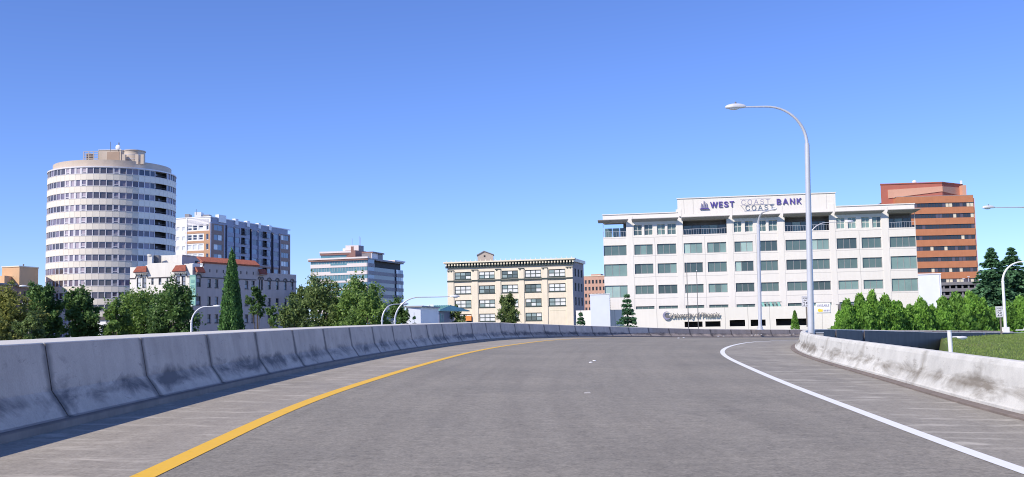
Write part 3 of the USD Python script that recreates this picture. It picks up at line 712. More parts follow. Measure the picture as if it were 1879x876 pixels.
sg_ = thing('rooftop_sign', 'large WEST COAST BANK lettering with a small lighthouse-like emblem on the white parapet', 'sign', FB.w([[FB.u(1283, 385), FB.z(1283, 385), 0]])[0])
def spaced(F, word, px0, px1, py0, py1, d, depth, bold, mat):
    """Each letter is a part, spread evenly; baseline follows the building (level in the world)."""
    z0 = F.z((px0 + px1) / 2, py0); z1 = F.z((px0 + px1) / 2, py1); u0, u1 = F.u(px0, (py0 + py1) / 2), F.u(px1, (py0 + py1) / 2)
    ms_ = [meshkit.text_mesh(c, z1 - z0, depth, bold) for c in word]
    ws = [np.ptp(np.asarray(m.vertices)[:, 0]) for m in ms_]; gap = (u1 - u0 - sum(ws)) / (len(word) - 1) if len(word) > 1 else 0
    u = u0
    for c, m, w_ in zip(word, ms_, ws):
        v = np.asarray(m.vertices) - [np.asarray(m.vertices)[:, 0].min(), 0, 0]
        part(sg_, 'letter', F.mesh(trimesh.Trimesh(v, m.faces, process=False), u, z0, d), mat); u += w_ + gap
spaced(FB, 'WEST', 1303, 1347, 380.5, 370.5, .06, .14, True, MT['purple'])
spaced(FB, 'COAST', 1360, 1412, 376.5, 367.5, .95, .10, False, MT['letter_grey'])
spaced(FB, 'BANK', 1425, 1470, 374.8, 364.8, .06, .14, True, MT['purple'])
u0, u1 = FB.u(1358, 372), FB.u(1414, 372)
zb, zt_ = FB.z(1386, 377.2), FB.z(1386, 366.8)
part(sg_, 'mounting_rail', [FB.box(u0, u1, zb - .05, zb, .93, 1.0), FB.box(u0, u1, zt_, zt_ + .05, .93, 1.0)] + [FB.box(u, u + .05, zb, zb + .05, .002, .93) for u in (u0 + .1, u1 - .1)], MT['letter_grey'])
ue, ze = FB.u(1284, 384), FB.z(1290, 384.6)
em = [FB.box(ue, ue + 1.7, ze, ze + .18, .1, .3)]
part(sg_, 'emblem_base', em, MT['purple'])
for i, (a, h) in enumerate(((.32, .9), (.78, 1.35), (1.22, .9))):
    q = sg.Polygon([(ue + a - .16, ze + .25), (ue + a + .24, ze + .25), (ue + a + .10, ze + .25 + h), (ue + a - .02, ze + .25 + h)])
    part(sg_, 'emblem_sail', FB.ext(q, .1, .25), MT['letter_grey'])

us = thing('wall_sign', 'dark raised University of Phoenix lettering with round emblem on the white podium wall', 'sign', GP_.w([[GP_.u(1219, 588), GP_.z(1219, 588), 0]])[0])
zb = GP_.z(1270, 582.6); zt_ = GP_.z(1270, 574.4); u0, u1 = GP_.u(1231, 580), GP_.u(1321, 580)
tm = meshkit.text_mesh('University of Phoenix', zt_ - zb, .14, True); v = np.asarray(tm.vertices) - [np.asarray(tm.vertices)[:, 0].min(), 0, 0]
v *= [(u1 - u0) / v[:, 0].max(), 1, 1]; tm = trimesh.Trimesh(v, tm.faces, process=False)
for comp in sorted(tm.split(only_watertight=False), key=lambda m: m.bounds[0][0]):
    part(us, 'letter', GP_.mesh(comp, u0, zb, .3), MT['bank_dark'])
cu_, cz_ = GP_.u(1224, 580), GP_.z(1224, 579.5)
ring = sg.Point(cu_, cz_).buffer(.75).difference(sg.Point(cu_ + .18, cz_ + .1).buffer(.58))
part(us, 'emblem_ring', GP_.ext(ring, .2, .36), MT['letter_grey'])
for k in range(3):
    w_ = sg.Point(cu_ + .1 + .12 * k, cz_ - .15 + .2 * k).buffer(.38).difference(sg.Point(cu_ + .2 + .12 * k, cz_ - .02 + .2 * k).buffer(.36))
    part(us, 'emblem_feather', GP_.ext(w_, .2, .33), MT['bank_dark'])

bn = thing('banner', 'white AVAILABLE banner with a yellow mark on the podium wall beside the tall lamp', 'banner', GP_.w([[GP_.u(1497, 575), GP_.z(1497, 575), .1]])[0])
u0, u1, z0, z1 = GP_.u(1497.5, 565), GP_.u(1523.5, 565), GP_.z(1510, 574), GP_.z(1510, 556)
part(bn, 'panel', GP_.box(u0, u1, z0, z1, .05, .11), MT['sign_white'])
tm = meshkit.text_mesh('AVAILABLE', (z1 - z0) * .22, .02, True); v = np.asarray(tm.vertices); v = (v - [v[:, 0].min(), 0, 0]) * [(u1 - u0) * .84 / np.ptp(v[:, 0]), 1, 1]
part(bn, 'lettering', GP_.mesh(trimesh.Trimesh(v, tm.faces, process=False), u0 + (u1 - u0) * .08, z0 + (z1 - z0) * .62, .112), MT['letter_grey'])
part(bn, 'yellow_mark', GP_.ext(sg.Point(u0 + .55, z0 + .42).buffer(.3).union(rect(u0 + .5, u0 + 1.1, z0 + .15, z0 + .6)), .112, .13), MT['yellow_logo'])
part(bn, 'number_line', [GP_.box(u0 + 1.25 + i * .27, u0 + 1.42 + i * .27, z0 + .2, z0 + .5, .112, .12) for i in range(4)], MT['letter_grey'])

for i, (px, pt) in enumerate(((1263, 483), (1281, 498))):
    D = 172; p = at(px, 585, D); ztop = at(px, pt, D)[2]
    fp = thing('flagpole', ['taller thin dark flagpole in front of the white office block', 'shorter thin dark flagpole, right of the taller one, before the white office block'][i], 'flagpole', (p[0], p[1], GROUND), 'flagpoles before the white office block')
    part(fp, 'pole', tube([[p[0], p[1], GROUND], [p[0], p[1], ztop]], [.09, .05], 8), MT['bank_dark'], smooth=50)
    part(fp, 'finial', ellipsoid([p[0], p[1], ztop + .1], (.1, .1, .1), 1), MT['white_paint'], smooth=True)
    part(fp, 'cleat', box(p[0] - .03, p[0] + .03, p[1] - .14, p[1] - .08, GROUND + 1.4, GROUND + 1.6), MT['bank_dark'])

# white plant-room box standing on the terrace left of the office block
a0, a1 = at(1083, 560, 188.2), at(1119, 560, 187.8); F = Face(a0, a1)
zb, zt_ = F.z(1100, 572), F.z(1100, 541)
pl = thing('plant_room', 'plain white plant room box at the left foot of the white office block', 'building', (*a0[:2], zb))
part(pl, 'wall', F.box(0, F.L, GROUND, zt_, -3.2, 0), MT['blue_white'])
part(pl, 'roof_edge', F.box(-.08, F.L + .08, zt_ + .002, zt_ + .16, -3.28, .08), MT['white_paint'])
part(pl, 'louvre', [F.box(F.L + .003, F.L + .05, zb + .3 + i * .32, zb + .5 + i * .32, -2.6, -.5) for i in range(7)], MT['bank_dark'])

# ------------------------------------------------------------------ round tower
def round_tower():
    C = at(206.5, 400, 238)[:2]; R0 = 13.95; aw = C / np.linalg.norm(C); rt = np.array([aw[1], -aw[0]])
    t = thing('round_tower', 'tall round cream apartment tower ringed by bands of windows', 'building', (*C, GROUND))
    def pol(r, ph): ph = np.asarray(ph); return C + r * (-np.cos(ph)[..., None] * aw + np.sin(ph)[..., None] * rt)
    def arc(r0, r1, p0, p1, z0, z1, n=1):
        ph = np.linspace(p0, p1, n + 1); V, f = [], []
        for q in ph:
            a, b = pol(r0, q), pol(r1, q); V += [[*a, z0], [*b, z0], [*b, z1], [*a, z1]]
        for i in range(n):
            o = i * 4
            for j in range(4):
                k = (j + 1) % 4; f += [[o + j, o + 4 + j, o + 4 + k], [o + j, o + 4 + k, o + k]]
        if n * (p1 - p0) < 6.28 * n: f += [[0, 1, 2], [0, 2, 3]]; e = n * 4; f += [[e, e + 2, e + 1], [e, e + 3, e + 2]]
        f = np.array(f)[:, ::-1] if r1 > r0 else np.array(f)
        return trimesh.Trimesh(np.array(V, float), f, process=False)
    Df = 238 - R0
    z1c = at(204, 312, Df)[2]; dz = 23.15 / FPX * Df; nF = 16; hw = .66
    R = np.random.default_rng(11)
    N = 64; st = 2 * math.pi / N
    TW = 2 * math.pi
    part(t, 'core', arc(.5, R0 - 1.3, 0, TW, GROUND, z1c + hw + .6, 64), MT['deep_dark'])
    # plan of the panels, angle measured from the direction of the camera, positive to the right
    tall = []
    for fl in range(nF):
        zc = z1c - fl * dz
        if zc < GROUND + 1: break
        z0, z1 = zc - hw, zc + hw
        sp = part(t, 'spandrel', cat([arc(R0 - .35, R0, k * st + .0022, (k + 1) * st - .0022, z0 - dz + 2 * hw, z0, 1) for k in range(N)] + [arc(R0 - .5, R0 - .03, 0, TW, z0 - dz + 2 * hw + .02, z0 - .02, 64)]), MT['tower_cream'])
        part(sp, 'sill_ledge', arc(R0 - .2, R0 + .05, 0, TW, z0 - .10, z0 + .0, 64), MT['tower_frame'])
        mull = []
        for k in range(-32, 32):
            a0 = k * st
            inb = k in (7, 8, 9)
            if not (inb and k != 7): mull.append(arc(R0 - .26, R0 - .05, a0 - .0055, a0 + .0055, z0, z1))
            if inb: continue
            kk = (k + 40) % 8
            style = 'tan' if k in (-13, -12, -11, -10, -9) else ('lace' if -8 <= k <= -5 else ('dark' if -4 <= k <= -1 else ('plum' if 0 <= k <= 3 else 'sh')))
            pal = {'tan': [GP[3], GP[3], GP[1]], 'lace': [GP[1], GP[2], GP[1], GP[2]], 'dark': [GP[3], GP[0]], 'plum': [GP[1], GP[1], GP[0]], 'sh': [GP[0], GP[1], GB[1]]}[style]
            gm_ = pal[R.integers(len(pal))]
            pane = arc(R0 - .24, R0 - .18, a0 + .006, a0 + st - .006, z0 + .02, z1 - .02, 1)
            if -12 <= k <= 9 and fl < 13:
                fr = [arc(R0 - .25, R0 - .10, a0 + .0056, a0 + st - .0056, z1 - .10, z1)]
                if style == 'lace' or (k in (0,)): fr += [arc(R0 - .25, R0 - .07, a0 + .0056, a0 + .018, z0, z1 - .1), arc(R0 - .25, R0 - .07, a0 + st - .018, a0 + st - .0056, z0, z1 - .1)]
                if (style == 'lace' and k in (-8, -5)) or k == 0: fr.append(arc(R0 - .25, R0 - .06, a0 + .018, a0 + st - .018, z0 + .22, z0 + .36))
                w = part(t, 'window', cat(fr), MT['tower_frame']); part(w, 'pane', pane, gm_)
            else: tall.append((pane, gm_))
        part(t, 'mullions', cat(mull), MT['tower_frame'], kind='stuff')
        bl = part(t, 'balcony', cat([arc(R0 - 1.28, R0 - 1.2, 7 * st, 10 * st, z0, z1), arc(R0 - 1.2, R0 - .3, 7 * st - .004, 7 * st + .004, z0, z1), arc(R0 - 1.2, R0 - .3, 10 * st - .004, 10 * st + .004, z0, z1)]), MT['deep_dark'], label='dark recessed balcony on the shaded side of the tower')
        part(bl, 'railing', cat([arc(R0 - .2, R0 - .16, 7 * st, 10 * st, z0 + .38, z0 + .43, 4)] + [arc(R0 - .2, R0 - .17, (7 + q * .25) * st, (7 + q * .25) * st + .003, z0, z0 + .38) for q in range(13)]), MT['trim_dark'])
        a_ = (7.3 + 1.8 * R.random()) * st; part(bl, 'chair', cat([arc(R0 - 1.0, R0 - .6, a_, a_ + .04, z0 + .3, z0 + .36), arc(R0 - 1.05, R0 - 1.0, a_, a_ + .04, z0 + .3, z0 + .8)]), GP[R.integers(3)])
    for gm_ in GP + GB:
        ms_ = [p for p, g in tall if g is gm_]
        if ms_: part(t, 'rear_panes', cat(ms_), gm_, kind='stuff')
    zt = z1c + hw
    part(t, 'roof_ledge', arc(R0 - 1.4, R0 + .06, 0, TW, zt + .002, zt + .28, 96), MT['tower_frame'])
    zp = at(204, 292.5, 238 - R0 * .92)[2]
    part(t, 'parapet', arc(R0 * .92 - .4, R0 * .92, 0, TW, zt + .282, zp, 96), MT['tan_roof'], smooth=30)
    part(t, 'roof_deck', arc(.3, R0 * .92 - .39, 0, TW, zp - .8, zp - .6, 64), MT['roof_grey'])
    # rooftop plant
    Dr = 232
    def rb(px0, px1, py1, mat, D=Dr, dep=4, name='plant_box', label=None, par=None):
        Fq = Face(at(px0, 285, D), at(px1, 285, D)); return part(par or t, name, Fq.box(0, Fq.L, zp - .7, Fq.z((px0 + px1) / 2, py1), -dep, 0), mat, label=label), Fq
    pb, Fq = rb(181, 222, 276, MT['tan_roof'])
    part(pb, 'dark_panel', Fq.box(Fq.L * .38, Fq.L * .93, zp + .4, Fq.z(200, 279), .003, .06), MT['beige_panel'])
    part(pb, 'coping', Fq.box(-.1, Fq.L + .1, Fq.z(200, 276) + .002, Fq.z(200, 275), -4.1, .1), MT['tower_cream'])
    sc = [];  Fq = Face(at(153, 285, Dr - 2), at(181, 285, Dr - 2)); zs0, zs1 = zp - .5, Fq.z(166, 279)
    sc += [Fq.box(0, Fq.L, z, z + .12, -.1, 0) for z in np.linspace(zs0, zs1, 7)] + [Fq.box(u, u + .14, zs0, zs1 + .1, -.16, .02) for u in np.linspace(0, Fq.L - .14, 4)]
    part(t, 'plant_screen', cat(sc), MT['tan_roof']); part(t, 'plant_box', Fq.box(.4, 1.4, zs0, zs1 - .2, -2.2, -.6), MT['beige_panel'])
    cx = at(246, 285, Dr)[:2]; rr = 19.5 / FPX * Dr; zc0, zc1 = zp - .7, at(246, 279.5, Dr)[2]
    cyl = trimesh.creation.cylinder(radius=rr, height=zc1 - zc0, sections=40).apply_translation([*cx, (zc0 + zc1) / 2])
    wt = part(t, 'round_plant_room', cyl, MT['tan_roof'], smooth=40)
    for zq in (.25, .55): part(wt, 'band', trimesh.creation.cylinder(radius=rr + .05, height=.10, sections=40).apply_translation([*cx, zc0 + (zc1 - zc0) * (zq + .2)]), MT['tower_frame'], smooth=40)
    part(wt, 'roof_rim', trimesh.creation.cylinder(radius=rr + .15, height=.2, sections=40).apply_translation([*cx, zc1 + .1]), MT['tan_roof'], smooth=40)
    for px in (228, 252, 262):
        q = at(px, 290, 229)[:2]; part(t, 'roof_hatch', box(q[0] - .35, q[0] + .35, q[1] - .4, q[1] + .4, zp - .6, at(px, 284, 229)[2]), MT['tan_roof'])
    pm = at(203, 275, Dr - 2); part(t, 'antenna', tube([[pm[0], pm[1], pm[2] - .4], [pm[0], pm[1], at(203, 263.5, Dr)[2]]], .06, 6), MT['bank_dark'])
    pm = at(218, 274, Dr - 2); zt2 = at(218, 265, Dr)[2]
    ds = part(t, 'dish_mast', tube([[pm[0], pm[1], pm[2] - .5], [pm[0], pm[1], zt2]], .12, 8), MT['bank_dark'])
    part(ds, 'satellite_dish', ellipsoid(at(216.5, 271, Dr - 2.4), (.55, .22, .62), 2), MT['white_paint'], smooth=True)
round_tower()

# ------------------------------------------------------------------ white hotel with red tile trim
def hotel():
    L, C, E = at(238.5, 510, 190), at(353, 510, 187), at(543.5, 515, 214)
    A, B = Face(L, C), Face(C, E)
    h = thing('hotel', 'old white stucco hotel with red tile trim, arched top windows and a green corner sign', 'building', (*C[:2], GROUND))
    zA = A.z(300, 487.5); zS = A.z(300, 509.5)
    R = np.random.default_rng(5)
    gd = lambda i, j: GD[0] if R.random() < .62 else GD[1]
    # left, sunlit face
    U = A.u; holes = []
    tw = [((251, 258.5), (261, 268.5)), ((322, 330.2), (333.3, 340.5))]
    arches = []
    for pr in tw:
        for p0, p1 in pr: arches.append((U(p0, 510), U(p1, 510), A.z(295, 528.5), A.z(295, 504.5)))
    small = [(U(277.5, 517), U(282, 517), A.z(280, 523), A.z(280, 510.8)), (U(291, 517), U(296, 517), A.z(293, 523), A.z(293, 510.8)), (U(305.5, 517), U(309, 517), A.z(306, 522), A.z(306, 509.8))]
    lowr = []
    fh = A.z(300, 519) - A.z(300, 551)
    for k in (1, 2, 3, 4):
        for a in arches: lowr.append((a[0], a[1], a[2] - fh * k, a[2] - fh * k + 1.9))
        for s in small: lowr.append((s[0], s[1], s[2] - fh * k, s[3] - fh * k))
    for a in arches: holes.append(arch_poly(*a))
    for s in small + lowr: holes.append(rect(*s))
    top_poly = sg.Polygon([(0, GROUND), (A.L, GROUND), (A.L, A.z(350, 484.5)), (U(338, 488), A.z(338, 484.5)), (U(338, 488), A.z(338, 487)), (U(316, 488), zA + .5), (U(275, 487), zA + .5), (U(262, 488), zA - .2), (0, zA - .1)])
    part(h, 'front_wall', A.ext(top_poly.difference(unary_union(holes)), -.4, 0), MT['stucco'])
    part(h, 'string_course', [A.box(-.05, arches[0][0] - .25, zS - .09, zS + .09, .003, .08), A.box(arches[1][1] + .25, arches[2][0] - .25, zS - .09, zS + .09, .003, .08), A.box(arches[3][1] + .25, A.L + .08, zS - .09, zS + .09, .003, .08)], MT['trim_dark'])
    for a in arches:
        c = (a[0] + a[1]) / 2; r = (a[1] - a[0]) / 2; zs = a[3] - r
        fr = sg.Point(c, zs).buffer(r + .30, 24).difference(sg.Point(c, zs).buffer(r + .16, 24)).intersection(rect(c - 3, c + 3, zs, zs + 3))
        part(h, 'arch_moulding', A.ext(fr, .003, .10), MT['trim_dark'])
        part(h, 'arch_panel', A.ext(sg.Point(c, zs).buffer(r - .02, 24).intersection(rect(c - 3, c + 3, zs + .05, zs + 3)), -.2, -.05), MT['stucco'])
        window(h, A, a[0] + .02, a[1] - .02, a[2], zs + .04, .22, MT['trim_dark'], lambda i, j: GD[1] if R.random() < .6 else GB[2], nv=1, nh=2, fw=.11)
    for s in small + lowr: window(h, A, s[0], s[1], s[2], s[3], .22, MT['trim_dark'], gd, nv=1, nh=2, fw=.07)
    for p0, p1 in ((248, 273), (319, 345)):                       # little tiled roofs above the twin arches
        u0, u1 = U(p0, 497), U(p1, 497); zb, zt = A.z(260, 500.5), A.z(260, 489.5)
        if p0 > 300: zb, zt = A.z(330, 499), A.z(330, 487.5)
        n = 12; 
        br = part(h, 'eave', [A.box(u0 + .1, u1 - .1, zb - .16, zb, .003, .62)] + [A.box(u, u + .12, zb - .4, zb - .163, .003, .45) for u in np.linspace(u0 + .3, u1 - .4, 7)], MT['stucco'])
        for i in range(n):
            f0, f1 = i / n, (i + 1) / n; um = u0 + (u1 - u0) * (f0 + f1) / 2; x0 = u0 + (u1 - u0) * (f0 + f1) / 2; x1 = u0 + (u1 - u0) * (.16 + .68 * (f0 + f1) / 2)
            p = A.w([[x0, zb + .02, .72], [x1, zt, .06]])
            part(br, 'tile_course', tube(p, (u1 - u0) / n * .56, 7), MT['tile_red'], smooth=50)
    # right, shaded face
    U = B.u; holes, wn = [], []
    zr = lambda py_l, py_r: (B.z(385, py_l) + B.z(536, py_r)) / 2
    w_h = 1.75; rows_ = [zr(524, 533.5) , 0, 0]; fh2 = zr(519, 529) - zr(551, 558.5)
    cols = [(360.5, 368.5), (381, 387), (394.5, 400.5), (412, 417), (428, 433), (449.5, 455.5), (461.5, 467.5), (491.5, 497), (506.5, 511.5), (521, 526), (533.5, 538.5)]
    zw0 = zr(525.5, 535)
    arch2 = []
    for k in range(6):
        for ci, (p0, p1) in enumerate(cols):
            u0, u1 = U(p0, 520), U(p1, 520)
            z0 = zw0 - fh2 * k; z1 = z0 + 1.55
            if z0 < GROUND + .5: continue
            if k == 0 and (ci >= 7 or ci == 0):
                a = (u0, u1, z0, z0 + 2.15); arch2.append(a); holes.append(arch_poly(*a))
            else: wn.append((u0, u1, z0, z1)); holes.append(rect(u0, u1, z0, z1))
    tw2 = [(474.5, 477.8), (479, 482.5)]
    for p0, p1 in tw2:
        a = (U(p0, 520), U(p1, 520), zw0 - .2, zw0 + 2.2); arch2.append(a); holes.append(arch_poly(*a))
    zhi = (B.z(378, 481) + B.z(470, 492)) / 2; zlo = (B.z(478, 500.5) + B.z(543, 504.5)) / 2; us = U(474, 500)
    pol = sg.Polygon([(0, GROUND), (B.L, GROUND), (B.L, zlo), (us, zlo), (us, zhi), (U(376, 490), zhi), (U(372, 490), zhi - 1.4), (0, zhi - 1.4)])
    part(h, 'side_wall', B.ext(pol.difference(unary_union(holes)), -.4, -.003), MT['stucco_shade'])
    zS2 = (B.z(378, 508.5) + B.z(543, 518.5)) / 2
    part(h, 'string_course', [B.box(U(371, 510), U(470, 510), zS2 - .09, zS2 + .09, .0, .07), B.box(U(485, 510), B.L + .05, zS2 - .09, zS2 + .09, .0, .07)], MT['trim_dark'])
    for a in arch2:
        c = (a[0] + a[1]) / 2; r = (a[1] - a[0]) / 2; zs = a[3] - r
        fr = sg.Point(c, zs).buffer(r + .26, 24).difference(sg.Point(c, zs).buffer(r + .05, 24)).intersection(rect(c - 3, c + 3, zs, zs + 3))
        part(h, 'arch_moulding', B.ext(fr, .001, .07), MT['trim_dark'])
        part(h, 'arch_panel', B.ext(sg.Point(c, zs).buffer(r - .02, 24).intersection(rect(c - 3, c + 3, zs + .02, zs + 3)), -.2, -.1), MT['stucco_shade'])
        window(h, B, a[0] + .02, a[1] - .02, a[2], zs, .24, MT['trim_dark'], gd, nv=1, nh=2, fw=.08)
    for s in wn: window(h, B, *s, .24, MT['trim_dark'], gd, nv=1, nh=2, fw=.07, sill=.06)
    # vents under the tiled ridge
    part(h, 'wall_vent', [B.box(U(p, 497), U(p, 497) + .25, zhi - 1.6, zhi - 1.05, -.001, .05) for p in (384, 397, 409, 423, 441, 452, 464)], MT['trim_dark'])
    # long red tile coping with individual tiles
    n = 46; u0, u1 = U(369, 480), us + .2
    cp = part(h, 'coping_bed', B.box(u0, u1, zhi + .002, zhi + .12, -.9, .15), MT['tile_red'])
    for i in range(n):
        u = u0 + (i + .5) * (u1 - u0) / n
        part(cp, 'tile', tube(B.w([[u, zhi + .16, .25], [u, zhi + 1.15, -1.1]]), (u1 - u0) / n * .56, 6), MT['tile_red'], smooth=50)
    for p0, p1, zz_ in ((357, 371, zhi - 1.35), (474, 485, zlo + .1)):
        e = part(h, 'eave', B.box(U(p0, 500), U(p1, 500), zz_ - .62, zz_ - .5, .0, .6), MT['stucco_shade'])
        for i in range(7):
            u = U(p0, 500) + (i + .5) * (U(p1, 500) - U(p0, 500)) / 7
            part(e, 'tile_course', tube(B.w([[u, zz_ - .45, .66], [u, zz_ + .5, .06]]), .24, 6), MT['tile_red'], smooth=50)
    part(h, 'parapet_end', B.box(U(358, 488), U(370, 488), zhi - 1.39, zhi - .1, -1.4, -.41), MT['stucco'], label='rounded white parapet end in the sun')
    ci = L[:2], C[:2], E[:2]; inn = np.array([[.45, .55]])
    bk = np.array([L[:2] + [.5, .6], C[:2] + [-.2, .8], E[:2] + [-.75, -.2], E[:2] + [-14, 6], L[:2] + [4, 24]])
    part(h, 'interior', prism(bk, GROUND, min(zlo, zA) - .4), MT['deep_dark'])
    part(h, 'roof', prism(bk, min(zlo, zA) - .39, min(zlo, zA) - .25), MT['roof_grey'])
    # raised block, chimney
    Fq = Face(at(291, 475, 194), at(334, 475, 193)); part(h, 'penthouse', [Fq.box(0, Fq.L, zA - .6, Fq.z(312, 468.5), -4, 0)], MT['stucco'])
    Fq2 = Face(at(334, 475, 193), at(367, 475, 199)); ph = part(h, 'penthouse', [Fq2.box(.003, Fq2.L, zA - .6, Fq2.z(350, 471), -3.6, -.003), Fq2.box(.003, Fq2.L + .1, Fq2.z(350, 471) + .002, Fq2.z(350, 469.5), -3.6, .15)], MT['stucco_shade'])
    part(ph, 'vent', Fq2.box(Fq2.L * .72, Fq2.L * .9, Fq2.z(360, 485), Fq2.z(360, 479), .0, .03), MT['deep_dark'])
    Fq = Face(at(270.5, 475, 190.5), at(279, 475, 190.5)); ch = part(h, 'chimney', Fq.box(0, Fq.L, zA - .6, Fq.z(275, 469.5), -.9, 0), MT['stucco'])
    cc = Fq.w([[Fq.L / 2, Fq.z(275, 468.3), -.4]])[0]; part(ch, 'chimney_cap', trimesh.creation.cylinder(radius=.58, height=.28, sections=20).apply_translation(cc), MT['stucco'], smooth=40)
    Fq = Face(at(279.2, 475, 191.5), at(291, 475, 191.5)); sh = part(h, 'stair_head', [Fq.box(0, Fq.L, Fq.z(285, 485), Fq.z(285, 468.7), -1.5, -.0)], MT['bank_dark'])
    for k in range(3):
        u = .25 + k * .35; part(h, 'roof_pipe', tube(Fq.w([[-.2 + k * .3, zA, .3], [-.2 + k * .3, Fq.z(285, 471 + 2 * k), .3]]), .07, 6), MT['stucco'])
    # green blade sign at the corner
    zs0, zs1 = A.z(352, 561), A.z(352, 508); cxy = C[:2]
    g = thing('blade_sign', 'tall narrow mint green sign on the corner of the white hotel', 'sign', (cxy[0], cxy[1], zs0))
    part(g, 'panel', box(cxy[0] - .15, cxy[0] + .85, cxy[1] - 1.0, cxy[1] - .75, zs0, zs1), MT['mint'])
    part(g, 'panel_frame', [box(cxy[0] - .2, cxy[0] - .14, cxy[1] - 1.03, cxy[1] - .72, zs0, zs1 + .1), box(cxy[0] + .84, cxy[0] + .92, cxy[1] - 1.03, cxy[1] - .72, zs0, zs1 + .1), box(cxy[0] - .14, cxy[0] + .84, cxy[1] - 1.03, cxy[1] - .72, zs1, zs1 + .25)], MT['copper_green'])
    part(g, 'bracket', [box(cxy[0] + .3, cxy[0] + .4, cxy[1] - .75, cxy[1] + .1, z, z + .1) for z in (zs0 + .5, zs1 - .5)], MT['bank_dark'])
    for k in range(5):
        zc = zs0 + (zs1 - zs0) * (k + .5) / 5.4; part(g, 'raised_block', box(cxy[0] + .08, cxy[0] + .62, cxy[1] - 1.05, cxy[1] - 1.001, zc - .28, zc + .28), MT['copper_green'])
    q = at(484, 498.5, 205); lf = part(h, 'flood_light', [ellipsoid(q, (.35, .25, .3), 2)], MT['white_paint'], smooth=True)
hotel()

